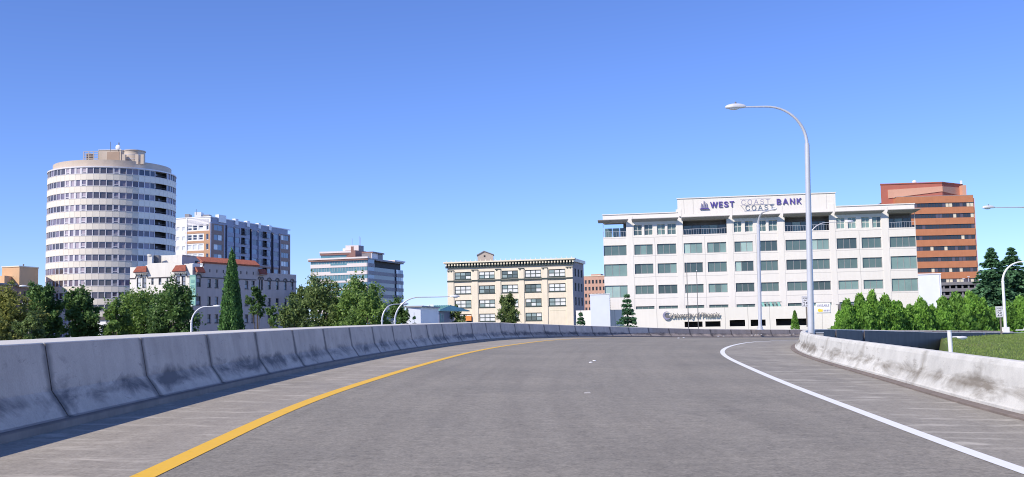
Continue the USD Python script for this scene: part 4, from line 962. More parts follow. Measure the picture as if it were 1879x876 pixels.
# ------------------------------------------------------------------ tall brick and white block behind the hotel
def tall_block():
    L, C, E = at(296, 440, 336), at(386, 440, 330), at(532.5, 455, 379)
    A, B = Face(L, C), Face(C, E); R = np.random.default_rng(8)
    t = thing('apartment_block', 'tall brick and white apartment block with a blue shaded side behind the white hotel', 'building', (*C[:2], GROUND))
    zt = (A.z(386, 397.5) + B.z(532, 424)) / 2
    fl = (B.z(400, 416) - B.z(400, 469.5)) / 3
    z0 = (B.z(400, 416) + B.z(523, 439)) / 2        # centre of the top window row
    nfl = int((z0 - GROUND) / fl)
    U = A.u; uc = U(341, 440)
    holes = []; win = []
    for k in range(nfl):
        zc = z0 - k * fl - .1
        for p0, p1 in ((344, 352), (354, 361.5), (364.5, 372.5)): win.append((U(p0, 430), U(p1, 430), zc - .85, zc + .85, k))
        win.append((U(378.5, 430), U(382.8, 430), zc - .9, zc + 1.0, k + 100))
        for p0, p1 in ((324, 329.5), (334.5, 340)): win.append((U(p0, 430), U(p1, 430), zc - .8, zc + .5, k + 200))
    for w in win: holes.append(rect(*w[:4]))
    part(t, 'white_wall', A.ext(rect(0, A.L, GROUND, zt).difference(unary_union(holes)), -.4, 0), MT['tall_white'])
    # tan brick surround on the lower floors
    bk = []
    for k in range(1, nfl):
        zc = z0 - k * fl
        bk.append(rect(U(341, 440), A.L, zc + 1.15, zc + 1.95))
    bk.append(rect(U(374.5, 440), A.L, GROUND, z0 - .8 - .4))
    part(t, 'brick_band', A.ext(unary_union(bk).difference(unary_union(holes)), .003, .10), MT['brick_tan'])
    part(t, 'corner_pier', A.box(U(342, 440), U(343.4, 440), GROUND, zt, .003, .2), MT['tall_white'])
    for w in win:
        kk = w[4]
        if kk >= 200: pn = lambda i, j: GB[1] if (i + j) % 2 else GB[2]
        elif kk >= 100: pn = lambda i, j: GB[1]
        else: pn = (lambda i, j: GB[1] if R.random() < .8 else GB[2]) if kk < 2 else (lambda i, j: GB[2])
        window(t, A, *w[:4], .2, MT['tall_white'], pn, nv=1 if kk < 100 or kk >= 100 else 2, nh=2 if kk < 100 else 1, fw=.14)
    # louvred top storey
    part(t, 'roof_screen', [A.box(U(344, 400), U(383, 400), z, z + .16, .003, .12) for z in np.linspace(zt - 2.6, zt - .6, 6)], MT['tower_frame'])
    part(t, 'parapet_cap', [A.box(-.1, A.L + .15, zt + .002, zt + .3, -.5, .15), B.box(-.1, B.L + .1, zt + .004, zt + .3, -.5, .12)], MT['tall_white'])
    # shaded long side
    U = B.u; bands = []
    up = lambda p: U(p, 440)
    holes, win = [], []
    bal = [(442.5, 450), (482, 490)]
    segs = [(392.5, 408, 'pale'), (418.5, 429, 'blue'), (432, 440, 'blue'), (450.5, 458, 'blue'), (463, 472, 'blue'), (475, 481.5, 'blue'), (490.5, 497, 'blue'), (503, 511, 'blue'), (516, 530, 'pale2')]
    for k in range(nfl):
        zc = z0 - k * fl
        for p0, p1, kd in segs:
            if kd == 'blue' and k >= 4 and (p0 in (432, 450.5, 475, 490.5)): hh = (.95, .85)
            else: hh = (1.0, .95)
            win.append((up(p0), up(p1), zc - hh[0], zc + hh[1], kd, k))
    dark = [(413.5, 416.8), (429.6, 431.6), (458.5, 462.5), (472.6, 474.4), (497.5, 502), (511.5, 514)]
    for w in win: holes.append(rect(*w[:4]))
    bh = []
    for k in range(0, nfl):
        zc = z0 - k * fl
        for p0, p1 in bal: bh.append(rect(up(p0), up(p1), zc - 1.0, zc + 1.1))
    slots = [rect(up(p0), up(p1), GROUND, z0 + 1.3) for p0, p1 in dark]
    full = rect(0, B.L, GROUND, zt - 1.5).union(rect(up(389), up(528), GROUND, zt)).difference(unary_union(holes + bh + slots))
    zbr = z0 - 3 * fl - 1.6
    blue = full.intersection(unary_union([rect(up(411), up(514.5), zbr, zt), rect(0, B.L, z0 + 1.15, zt)]))
    part(t, 'blue_wall', B.ext(blue, -.4, -.003), MT['tall_blue'])
    part(t, 'brick_wall', B.ext(full.difference(blue.buffer(.001)), -.41, -.002), MT['brick_brown'])
    part(t, 'slot', B.ext(unary_union(slots), -.7, -.6), MT['deep_dark'])
    for w in win:
        pal = {'pale': [GB[0], GB[2]], 'blue': [GB[0], GB[0], GB[1]], 'pale2': [GB[2], GB[0], GP[1]]}[w[4]]
        nv = 3 if w[4] == 'pale2' else (2 if w[4] == 'pale' else 1)
        window(t, B, *w[:4], .18, MT['tall_blue'] if w[4] == 'blue' else MT['soffit'], lambda i, j: pal[R.integers(len(pal))], nv=nv, fw=.16)
    for i, hq in enumerate(bh):
        x0, zz0, x1, zz1 = hq.bounds
        bq = part(t, 'balcony', [B.box(x0, x1, zz0, zz1, -1.6, -1.5), B.box(x0 - .1, x1 + .1, zz0 - .15, zz0 - .003, -1.5, .5)], MT['deep_dark'])
        part(bq, 'railing', [B.box(x0, x1, zz0 + .95, zz0 + 1.02, .42, .48)] + [B.box(u, u + .05, zz0, zz0 + .95, .43, .47) for u in np.linspace(x0, x1 - .05, 6)], MT['trim_dark'])
    sc = (L[:2] - C[:2]); ins = np.array([L[:2] + [.2, .6], C[:2] + [-.35, 1.1], E[:2] + [-1.0, -.35], E[:2] + sc + [-1, 0], L[:2] + [6, 44]])
    part(t, 'interior', prism(ins, GROUND, zt - 1.7), MT['deep_dark'])
    part(t, 'roof', prism(ins, zt - 1.69, zt - 1.5), MT['roof_grey'])
    # roof units along the eave: little white stair heads
    for p0, p1, py0, py1 in ((400, 413.5, 395, 405), (430.5, 436, 402, 409), (452, 457, 406, 413.5), (473, 477.5, 410, 417), (492.5, 497, 414, 421)):
        part(t, 'roof_unit', B.box(up(p0), up(p1), zt - 1.2, B.z((p0 + p1) / 2, py0), -1.0, .3), MT['tall_white'])
    for p0, p1, py in ((339, 347, 393), (357, 369, 389.5), (372, 384, 394)):
        Fq = Face(at(p0, 395, 336), at(p1, 395, 336)); part(t, 'roof_unit', Fq.box(0, Fq.L, zt - .5, Fq.z((p0 + p1) / 2, py), -3, 0), MT['tall_white'] if py < 393 else MT['soffit'])
    q = at(360, 389, 336); part(t, 'antenna', tube([q - [0, 0, 1], q + [0, 0, .9]], .08, 6), MT['bank_dark'])
tall_block()

# ------------------------------------------------------------------ striped glass office, far
def striped():
    L, C, E = at(569.5, 500, 489), at(674.8, 500, 480), at(740.5, 510, 520)
    A, B = Face(L, C), Face(C, E)
    t = thing('striped_office', 'distant office block of alternating white and blue green bands with a stepped top', 'building', (*C[:2], GROUND))
    zt = (A.z(569, 475.5) + A.z(675, 471)) / 2
    fl = (A.z(600, 488) - A.z(600, 544)) / 4
    z0 = (A.z(575, 484.5) + A.z(670, 478.5)) / 2 + .2      # centre of the top glass band
    n = int((z0 - GROUND) / fl) + 1
    u1, u2 = A.u(606.5, 490), A.u(636.5, 490)
    L_ = A.L
    part(t, 'wall_core', prism(np.array([L[:2] + [.3, .6], C[:2] - B.n * 1.7 + [-.4, .6], E[:2] - B.n * 1.7, E[:2] + [-22, 14], L[:2] + [4, 32]]), GROUND, zt - 1), MT['deep_dark'])
    RS = np.random.default_rng(4)
    for k in range(n):
        zc = z0 - k * fl; zn = zc - fl
        hw = .95
        poly = rect(0, L_, zn + hw, zc - hw).difference(rect(u1, u2, zc - hw - .75, zc - hw + .1))
        part(t, 'spandrel_band', A.ext(poly, -.5, 0), MT['office_white'])
        gl = part(t, 'glass_band', A.ext(rect(0.05, L_ - .05, zc - hw - (.0), zc + hw).union(rect(u1, u2, zc - hw - .75, zc + hw)), -.4, -.25), GB[3])
        part(t, 'mullions', [A.box(u, u + .08, zc - hw, zc + hw, -.24, -.16) for u in np.linspace(.2, L_ - .3, 22)], MT['office_white'])
        ub = B.u(688, 500)
        if zc - .9 > GROUND:
            part(t, 'side_band', B.ext(rect(0, ub, zn + hw, zc - hw), -.5, -.003), MT['office_shade'])
            part(t, 'side_glass', B.ext(rect(0, ub - .1, zc - hw, zc + hw), -.5, -.3), GB[0])
            ue = B.u(728, 505)
            if k >= 1:
                part(t, 'side_band', B.ext(rect(ub + .2, ue, zn + hw, zc - hw), -1.2, -.6), MT['office_shade'])
                part(t, 'side_glass', B.ext(rect(ub + .2, ue - .1, zc - hw, zc + hw), -1.2, -.72), GB[1])
                part(t, 'side_band', B.ext(rect(ue, B.L, zn + hw, zc - hw), -.5, 0), MT['office_shade'])
                for q in range(3): part(t, 'end_pane', B.box(ue + .1 + q * (B.L - ue) / 3, ue + (q + 1) * (B.L - ue) / 3 - .1, zc - hw + .02, zc + hw, -.5, -.2), GB[[0, 2, 0][(q + k) % 3]])
    part(t, 'cornice', [A.box(-.9, L_ + .4, zt - .75, zt, -.5, .9)], MT['office_white'])
    part(t, 'cornice_shadow_trim', [A.box(-.8, L_ + .3, zt - 1.5, zt - .752, -.5, .6)], MT['office_trim'])
    part(t, 'roof', prism(np.array([L[:2], C[:2] + [.2, 0], E[:2], E[:2] + [-22, 14], L[:2] + [4, 32]]), zt - 1.0, zt - .6), MT['roof_grey'])
    # setback storey
    S = Face(at(588.5, 465, 495), at(652, 465, 492)); zs = S.z(620, 461.5)
    part(t, 'setback_glass', S.box(0, S.L, zt - .5, zs - 1.8, -12, -.2), GB[3])
    part(t, 'setback_cornice', S.box(-.5, S.L + .2, zs - .8, zs, -12.3, .4), MT['office_white']); part(t, 'setback_cornice', S.box(-.4, S.L, zs - 1.8, zs - .803, -12, .2), MT['office_trim'])
    Q = Face(at(652, 465, 491), at(672, 465, 500)); part(t, 'setback_side', Q.box(0, Q.L, zt - .5, zs + .2, -6, 0), MT['office_trim'])
    S = Face(at(634, 455, 500), at(658, 455, 499)); part(t, 'plant_room', S.box(0, S.L, zs - .5, S.z(646, 450.5), -8, 0), MT['office_white'])
    q = S.box(S.L * .42, S.L * .62, zs + .4, S.z(646, 452.5), .002, .1); part(t, 'plant_louvre', q, MT['office_trim'])
    S2 = Face(at(658, 455, 499), at(667.5, 455, 503)); part(t, 'plant_room', S2.box(.003, S2.L, zs - .5, S2.z(662, 451), -7, -.003), MT['office_shade'])
    part(t, 'plant_room', Face(at(629, 455, 500), at(634, 455, 500)).box(0, 1.3, zs - .4, S.z(631, 456), -1.3, 0), MT['white_paint'])
    S = Face(at(669, 468, 486), at(682, 468, 485)); part(t, 'upper_wing', S.box(0, S.L, zt - .5, S.z(675, 463), -7, 0), MT['office_white'])
    S2 = Face(at(682, 468, 485), at(702.5, 468, 498)); part(t, 'upper_wing', [S2.box(.003, S2.L, zt - 1.5, S2.z(692, 466.5), -5, -.003)], MT['office_shade'])
    part(t, 'upper_cornice', [S2.box(-.1, S2.L + .5, S2.z(692, 466), S2.z(692, 463.5), -5, .6)], MT['office_trim'])
    zE = B.z(740, 482)
    part(t, 'end_cornice', [B.box(B.u(722, 480), B.L + .5, zE - .2, zE + .55, -3, .8)], MT['office_white']); part(t, 'end_cornice', [B.box(B.u(690, 478), B.L + .2, zE - .9, zE - .203, -3, .1)], MT['office_shade'])
    for px, py in ((646, 438), (659, 434), (662, 436)):
        q = at(px, 452, 502); part(t, 'antenna', tube([q - [0, 0, 1], [q[0], q[1], at(px, py, 502)[2]]], .09, 5), MT['soffit'])
striped()

# ------------------------------------------------------------------ cream warehouse-style building
def cream():
    L, C, E = at(821.5, 530, 295), at(1051.5, 530, 286), at(1071.8, 530, 301)
    A, B = Face(L, C), Face(C, E); R = np.random.default_rng(21)
    t = thing('cream_building', 'five storey cream office building with triple dark framed windows and a bracketed cornice', 'building', (*C[:2], GROUND))
    zz = lambda l, r: (A.z(849, l) + A.z(1022, r)) / 2
    zt = (A.z(822, 482) + A.z(1050, 473.5)) / 2
    px = lambda zx: 780 + zx / 4.868
    py = lambda zy: 440 + zy / 4.868
    rows_ = [(zz(py(355), py(332)), zz(py(291), py(263))), (zz(py(483), py(466)), zz(py(415), py(390))), (zz(py(610), py(592)), zz(py(543), py(518)))]
    fl = rows_[1][0] - rows_[2][0]
    for k in range(1, 6): rows_.append((rows_[2][0] - fl * k, rows_[2][1] - fl * k))
    cols = [(265, 412), (480, 624), (685, 832), (893, 1039), (1103, 1256)]
    cu = [(A.u(px(a), 530), A.u(px(b), 530)) for a, b in cols]
    holes, recs, wn = [], [], []
    for ri, (z0, z1) in enumerate(rows_):
        if z0 < GROUND + .5: continue
        for ci, (u0, u1) in enumerate(cu):
            if ri >= 3 and ci == 4: continue
            wn.append((u0, u1, z0, z1, ri, ci)); holes.append(rect(u0, u1, z0, z1))
    part(t, 'wall', A.ext(rect(0, A.L, GROUND, zt - 1.4).difference(unary_union(holes)), -.5, 0), MT['cream'])
    pil = []
    gaps = [(0, cu[0][0] - .25)] + [(cu[i][1] + .25, cu[i + 1][0] - .25) for i in range(4)] + [(cu[4][1] + .25, A.L)]
    zband = (rows_[0][0] - .55)
    for g0, g1 in gaps:
        part(t, 'pilaster', A.box(g0, g1, GROUND, zband - .1, .003, .22), MT['cream'])
        part(t, 'pilaster', A.box(g0, g1, zband + .3, rows_[0][1] + .35, .003, .22), MT['cream'])
        part(t, 'capital', [A.box(g0 - .1, g1 + .1, rows_[0][1] + .352, rows_[0][1] + .6, .003, .3)] + [A.box(g0 + .2 + i * .8, g0 + .6 + i * .8, rows_[0][1] + .08, rows_[0][1] + .35, .223, .34) for i in range(int((g1 - g0 - .2) / .8))], MT['green_trim'])
    part(t, 'belt_course', A.box(-.05, A.L + .05, zband - .1, zband + .25, .003, .35), MT['green_trim'])
    part(t, 'frieze_panel', [A.box(cu[4][0] + .2, cu[4][1] - .2, rows_[3][1] + .4, rows_[3][1] + .6, .003, .06)], MT['cornice'])
    part(t, 'cornice', [A.box(-.9, A.L + .9, zt - .40, zt, -.5, 1.25)], MT['cornice'])
    part(t, 'cornice_bed', [A.box(-.5, A.L + .5, zt - 1.75, zt - 1.2, -.5, .45)], MT['green_trim'])
    part(t, 'cornice_soffit', [A.box(-.7, A.L + .7, zt - .55, zt - .403, -.5, 1.1), A.box(-.3, A.L + .3, zt - 1.198, zt - .552, -.5, .12)], MT['green_trim'])
    n = 44
    for i in range(n):
        u = -.3 + i * (A.L + .4) / (n - 1)
        part(t, 'modillion', A.box(u, u + .38, zt - 1.15, zt - .553, .122, .95), MT['cornice'])
    for i in range(26):
        u = i * A.L / 25; part(t, 'cresting', A.box(u - .08, u + .08, zt + .002, zt + .42, .9, 1.05), MT['cornice'])
    for (u0, u1, z0, z1, ri, ci) in wn:
        lit = R.random() < .78 and not (ci == 3 and ri >= 1)
        def pn(i, j, lit=lit, ci=ci, ri=ri):
            q = R.random()
            if lit: return GW[0] if q < .78 else GW[2]
            return GW[1] if q < .5 else (GW[2] if q < .82 else GW[0])
        window(t, A, u0, u1, z0, z1, .25, MT['green_trim'], pn, nv=3, nh=2, fw=.2, sill=.1)
    part(t, 'orange_awning', A.box(cu[0][1] - 1.6, cu[0][1] + .1, rows_[3][0] + .3, rows_[3][0] + 1.7, .003, .8), MT['orange'], label='small orange awning low on the facade')
    # shaded right side
    holes = []; ws = []
    for ri, (z0, z1) in enumerate(rows_[:6]):
        if z0 < GROUND + .5: continue
        for f in (.16, .44, .72): ws.append((B.L * f, B.L * f + 2.0, z0 + .1, z1 + .15))
    for w in ws: holes.append(rect(*w))
    part(t, 'side_wall', B.ext(rect(0.0, B.L, GROUND, zt - .9).difference(unary_union(holes)), -.5, -.004), MT['cream_shade'])
    part(t, 'side_cornice', B.box(-.4, B.L + .2, zt - .9, zt - .004, -.6, .5), MT['cornice'])
    for w in ws: window(t, B, *w, .25, MT['green_trim'], lambda i, j: GW[1], nv=1, nh=2, fw=.15)
    pts = np.array([L[:2] + [.4, .6], C[:2] + [-.2, .7], E[:2] + [-.7, 0], E[:2] + [-14, 8], L[:2] + [3, 22]])
    part(t, 'interior', prism(pts, GROUND, zt - 1.2), MT['deep_dark']); part(t, 'roof', prism(pts, zt - 1.19, zt - 1.0), MT['roof_grey'])
    q = Face(at(876, 470, 298), at(905, 470, 298)); z_ = q.z(890, 465.5)
    ph = part(t, 'penthouse', q.ext(sg.Polygon([(0, zt - 1), (q.L, zt - 1), (q.L, z_ - .5), (q.L * .42, z_ + .6), (0, z_ - .5)]), -5, 0), MT['tan_roof'], label='small gabled rooftop hut')
    part(ph, 'hut_roof', [q.ext(sg.Polygon([(-.2, z_ - .55), (q.L * .42, z_ + .62), (q.L + .2, z_ - .45), (q.L + .2, z_ - .25), (q.L * .42, z_ + .85), (-.2, z_ - .3)]), -5.2, .25)], MT['roof_grey'])
    part(ph, 'vent', q.box(q.L * .4, q.L * .5, z_ - 1.0, z_ - .5, .003, .06), MT['deep_dark'])
cream()

# ------------------------------------------------------------------ small far pink block
L, C = at(1064, 530, 420), at(1125, 530, 415); F = Face(L, C)
t = thing('pink_block', 'far pink brick block seen in the gap left of the white office block', 'building', (*L[:2], GROUND))
zt = F.z(1095, 507); hs = []; ws = []
for r in range(5):
    for k in range(7):
        u0 = F.u(1073 + k * 6.6, 520); z0 = zt - 3.0 - r * 2.75; ws.append((u0, u0 + .85, z0, z0 + 1.5))
for w in ws: hs.append(rect(*w))
part(t, 'wall', F.ext(rect(0, F.L, GROUND, zt).difference(unary_union(hs)), -.3, 0), MT['pink_brick'])
for w in ws: window(t, F, *w, .15, MT['trim_dark'], lambda i, j: GD[0], fw=.1)
part(t, 'interior', F.box(.1, F.L - .1, GROUND, zt - .3, -10, -.4), MT['deep_dark'])
part(t, 'attic', F.box(F.u(1083, 505), F.u(1101, 505), zt, zt + .9, -5, -1), MT['pink_brick'])
part(t, 'parapet_cap', F.box(-.1, F.L, zt + .002, zt + .25, -.5, .15), MT['cornice'])

# ------------------------------------------------------------------ red brick tower on the right
def brick_tower():
    L, C = at(1648, 430, 371.6), at(1789.5, 430, 370); F = Face(L, C); R = np.random.default_rng(31)
    t = thing('brick_tower', 'tall red brick office tower with ribbon windows and an angled pink top', 'building', (*L[:2], GROUND))
    zt = F.z(1785, 358.5); fl = 20.0 / FPX * 371
    z0 = F.z(1785, 375.0)                      # centre of the first ribbon
    hw = .80; pts = []
    n = int((z0 - GROUND) / fl) + 1
    for k in range(-1, n):
        zc = z0 - k * fl; za = zc - hw; zb = zc - fl + hw
        if k == -1: zb, za = z0 + hw, zt
        part(t, 'spandrel_band', F.box(0, F.L, zb, za, -.5, 0), MT['brick_red'])
        if k < 0: continue
        m = 22; dw = F.L / m
        rb = part(t, 'ribbon_window', F.ext(rect(0, F.L, zc - hw + .002, zc + hw - .002).difference(unary_union([rect(i * dw + .05, (i + 1) * dw - .05, zc - hw + .06, zc + hw - .06) for i in range(m)])), -.48, -.18), MT['trim_dark'])
        pale = {0: (14, 15, 20, 21), 1: (16, 21), 3: (18,), 4: (9, 13), 6: (9, 14, 17), 7: (13, 14, 16, 17, 20)}.get(k, ())
        for i in range(m):
            q = i >= 5
            if not q: continue
            part(rb, 'pane', F.box(i * dw + .04, (i + 1) * dw - .04, zc - hw + .01, zc + hw - .01, -.45, -.3), MT['cornice'] if i in pale else (GD[0] if R.random() < .8 else GP[0]))
        part(rb, 'pane_row', F.box(0.04, 5 * dw - .04, zc - hw + .01, zc + hw - .01, -.45, -.3), GD[0])
    part(t, 'interior', F.box(.1, F.L - .1, GROUND, zt - .2, -24, -.52), MT['brick_red'])
    part(t, 'end_strip', F.box(F.L - .003, F.L + .5, GROUND, zt - 1, -24, -.3), MT['brick_pink'])
    part(t, 'roof', F.box(0, F.L, zt + .002, zt + .15, -24, 0), MT['roof_grey'])
    # angled crown
    Lq, Mq, Rq = at(1616, 350, 376), at(1729, 350, 373.5), at(1766, 350, 381)
    za = F.z(1700, 334.5)
    bk = np.array([Lq[:2], Mq[:2], Rq[:2], Rq[:2] + [4, 10], Lq[:2] + [5.5, 14]])
    cr = part(t, 'crown', prism(bk, zt - 6, za), MT['brick_rose'])
    A1 = Face(Lq, Mq); A2 = Face(Mq, Rq)
    u0 = A1.u(1629, 350)
    part(cr, 'crown_panel', A1.ext(sg.Polygon([(u0, zt + .05), (A1.L, zt + 2.0), (A1.L, za - 1.3), (u0, za - 2.0)]), .003, .25), MT['brick_pink'])
    part(cr, 'crown_panel', A2.ext(sg.Polygon([(.05, zt + 1.9), (A2.L - .3, zt + 1.0), (A2.L - .3, za - 1.0), (.05, za - 1.35)]), .003, .25), MT['brick_pink'])
    part(cr, 'coping', prism(np.array([Lq[:2] - [.2, .2], Mq[:2] - [0, .25], Rq[:2] + [.2, -.2], Rq[:2] + [4.2, 10], Lq[:2] + [5.3, 14]]), za + .002, za + .35), MT['brick_rose'])
    S = Face(at(1766, 345, 377), at(1773, 345, 377)); part(t, 'stair_tower', S.box(0, S.L, zt - .3, S.z(1770, 340), -6, 0), MT['brick_pink'])
    q = at(1678, 334.5, 376); d = part(t, 'satellite_dish', ellipsoid(q, (.75, .3, .8), 2), MT['white_paint'], smooth=True)
    part(d, 'dish_stand', tube([[q[0], q[1] + .2, za], [q[0], q[1] + .2, q[2]]], .1, 6), MT['bank_dark'])
    q = at(1764, 333, 378); part(t, 'roof_light', box(q[0] - .3, q[0] + .3, q[1], q[1] + .5, za, q[2] + .3), MT['white_paint'])
brick_tower()

# pale wall and dark car park in front of the brick tower
L, C = at(1681.5, 530, 262), at(1727.5, 530, 260); F = Face(L, C)
t = thing('pale_hall', 'plain pale blue white windowless hall right of the white office block', 'building', (*L[:2], GROUND))
zt = F.z(1705, 504)
part(t, 'wall', F.box(0, F.L, GROUND, zt, -12, 0), MT['blue_white']); part(t, 'roof_edge', F.box(-.1, F.L + .1, zt + .002, zt + .25, -12, .15), MT['white_paint'])
part(t, 'downpipe', tube(F.w([[F.L - .4, GROUND, .12], [F.L - .4, zt - .2, .12]]), .08, 6), MT['white_paint'])
L, C = at(1728, 530, 300), at(1805, 530, 296); F = Face(L, C)
t = thing('car_park', 'low dark open-sided parking deck at the foot of the red brick tower', 'building', (*L[:2], GROUND))
for k, (p0, p1) in enumerate(((517.5, 523), (529, 535), (541, 547))):
    part(t, 'deck_edge', F.box(0, F.L, F.z(1765, p1), F.z(1765, p0), -14, 0), MT['bank_dark'])
part(t, 'dark_bay', F.box(.2, F.L - .2, GROUND, F.z(1765, 519), -14, -3), MT['deep_dark'])
for i in range(7):
    u = .4 + i * (F.L - 1.2) / 6; part(t, 'column', F.box(u, u + .45, GROUND, F.z(1765, 518.5), -1.0, -.4), MT['bank_dark'])
for i in range(2):
    q = at(1780 - i * 9, 508 + 3 * i, 297); part(t, 'deck_lamp', [tube([[q[0], q[1] + 1, F.z(1765, 519)], [q[0], q[1] + 1, q[2]]], .06, 6), ellipsoid(q + [0, .9, 0], (.45, .2, .12), 1)], MT['white_paint'])

# ------------------------------------------------------------------ brown low building at the far left
def brown():
    L, C, E = at(-210, 560, 206), at(-160, 560, 190), at(73.5, 560, 222)
    B = Face(C, E); R = np.random.default_rng(12)
    t = thing('brown_building', 'low brown building in shade with a tan penthouse at the far left', 'building', (*E[:2], GROUND))
    zt = (B.z(0, 522.5) + B.z(70, 525.5)) / 2
    holes, ws = [], []
    for r in range(4):
        for px in range(-140, 66, 15):
            u = B.u(px, 545); z = zt - 3.1 - r * 3.4
            if z > GROUND + .4 and u + 1.2 < B.L - .3: ws.append((u, u + 1.1, z, z + 1.8))
    for w in ws: holes.append(rect(*w))
    part(t, 'wall', B.ext(rect(0, B.L, GROUND, zt).difference(unary_union(holes)), -.4, 0), MT['brown_wall'])
    for w in ws: window(t, B, *w, .2, MT['trim_dark'], lambda i, j: GD[R.integers(2)], nh=2, fw=.08, sill=.08)
    part(t, 'cornice', B.box(-.2, B.L + .2, zt + .002, zt + .3, -.6, .3), MT['soffit'])
    pts = np.array([C[:2] + [.1, .6], E[:2] + [-.4, .3], E[:2] + [-5, 18], L[:2] + [-3, 22], L[:2]])
    part(t, 'interior', prism(pts, GROUND, zt - .3), MT['brown_wall'])
    zp = at(35, 491, 217)[2]
    A1, A2 = Face(at(3.5, 505, 216.2), at(35.5, 505, 215)), Face(at(35.5, 505, 215), at(70, 505, 221))
    a, b, c = A1.A, A1.B, A2.B; back = np.array([a, b, c, c + [-4, 8], a + [0, 9]])
    part(t, 'penthouse', prism(back, zt - .4, zp), MT['tan_wall']); part(t, 'penthouse_coping', prism(back + np.array([[-.1, -.1], [0, -.15], [.15, -.05], [.1, .1], [-.1, .1]]), zp + .002, zp + .22), MT['cornice'])
    q1, q2, q3 = at(-14, 515, 214)[:2], at(8, 515, 212)[:2], at(23, 515, 216)[:2]
    part(t, 'penthouse', prism(np.array([q1, q2, q3, q3 + [-1, 4], q1 + [0, 5]]), zt - .4, at(8, 506, 212)[2]), MT['tan_wall'], label='lower tan rooftop box')
    q = at(43, 490, 220); part(t, 'roof_vent', tube([q - [0, 0, .6], q + [0, 0, .6]], .15, 8), MT['bank_dark'])
brown()

# low white and green roofed sheds in the centre
L, C, E = at(746, 575, 167.4), at(772, 575, 167), at(800, 575, 185); A, B = Face(L, C), Face(C, E)
t = thing('white_shed', 'small white flat roofed shed left of the cream building', 'building', (*C[:2], GROUND)); zt = A.z(765, 564)
part(t, 'wall', A.box(0, A.L, GROUND, zt, -12, 0), MT['tall_white']); part(t, 'side_wall', B.box(0.0, B.L, GROUND, zt - .02, -2, -.003), MT['blue_white'])
part(t, 'roof', [A.box(-.4, A.L + .3, zt + .002, zt + .22, -12, .4)], MT['roof_grey']); part(t, 'door', A.box(A.L * .3, A.L * .55, GROUND, GROUND + 2.1, .003, .06), MT['bank_dark'])
L, C, E = at(770, 575, 190.5), at(806, 575, 190), at(832, 575, 205); A, B = Face(L, C), Face(C, E); t = thing('green_roof_building', 'low building with pale green metal roof and teal wall behind the white shed', 'building', (*C[:2], GROUND))
zt = A.z(790, 569.5); part(t, 'wall', A.box(0, A.L, GROUND, zt, -14, 0), MT['tall_blue']); part(t, 'side_wall', B.box(.003, B.L, GROUND, zt + .02, -5, -.003), MT['copper_green'])
zr = A.z(795, 560)
q = A.w([[-.5, zt, .6], [A.L + .2, zt, .6], [A.L + 1.2, zr, -5], [1.5, zr, -5], [A.L + 3.5, zt, -12]])
V = np.vstack([q, q - [0, 0, .2]]); f = np.array([[0, 1, 2], [0, 2, 3], [1, 4, 2], [5, 7, 6], [5, 8, 7], [6, 7, 9], [0, 5, 6], [0, 6, 1], [1, 6, 9], [1, 9, 4], [3, 8, 5], [3, 5, 0], [2, 7, 8], [2, 8, 3], [4, 9, 7], [4, 7, 2]])
rf = part(t, 'roof', trimesh.Trimesh(V, f, process=False), MT['copper_green'])
for i in range(9):
    k = i / 8; a_, b_ = q[0] * (1 - k) + q[1] * k, q[3] * (1 - k) + q[2] * k
    part(rf, 'seam', tube([a_ + [0, 0, .03], b_ + [0, 0, .03]], .05, 5), MT['copper_green'])
for i in range(3): part(t, 'panel', B.box(.6 + i * 2.2, 1.5 + i * 2.2, GROUND, zt - .6, -.002, .1), MT['copper_green'])
for px, py, wd in ((787, 561, .5), (792, 559, .8), (775, 560, .3)):
    c = at(px, py + 3, 194); part(t, 'roof_vent', box(c[0] - wd / 2, c[0] + wd / 2, c[1] - .3, c[1] + .3, zt, at(px, py, 194)[2]), MT['white_paint'])
# low white garage behind the trees at the foot of the round tower
L, C = at(130, 595, 205), at(215, 595, 203); F = Face(L, C); t = thing('low_garage', 'low white building with dark openings glimpsed between trees at the foot of the round tower', 'building', (*L[:2], GROUND))
zt = F.z(170, 588); hs = [rect(F.u(p, 600), F.u(p + 17, 600), GROUND, F.z(170, 598)) for p in (140, 163, 186)]
part(t, 'wall', F.ext(rect(0, F.L, GROUND, zt).difference(unary_union(hs)), -.4, 0), MT['tall_white'])
for hq in hs: part(t, 'garage_opening', F.box(hq.bounds[0], hq.bounds[2], GROUND, hq.bounds[3], -3, -2.8), MT['deep_dark'])
part(t, 'roof', [F.box(-.2, F.L + .2, zt + .002, zt + .2, -9, .3), F.box(F.u(150, 580), F.u(210, 580), zt + .202, F.z(180, 581), -7, -3)], MT['trim_dark'])
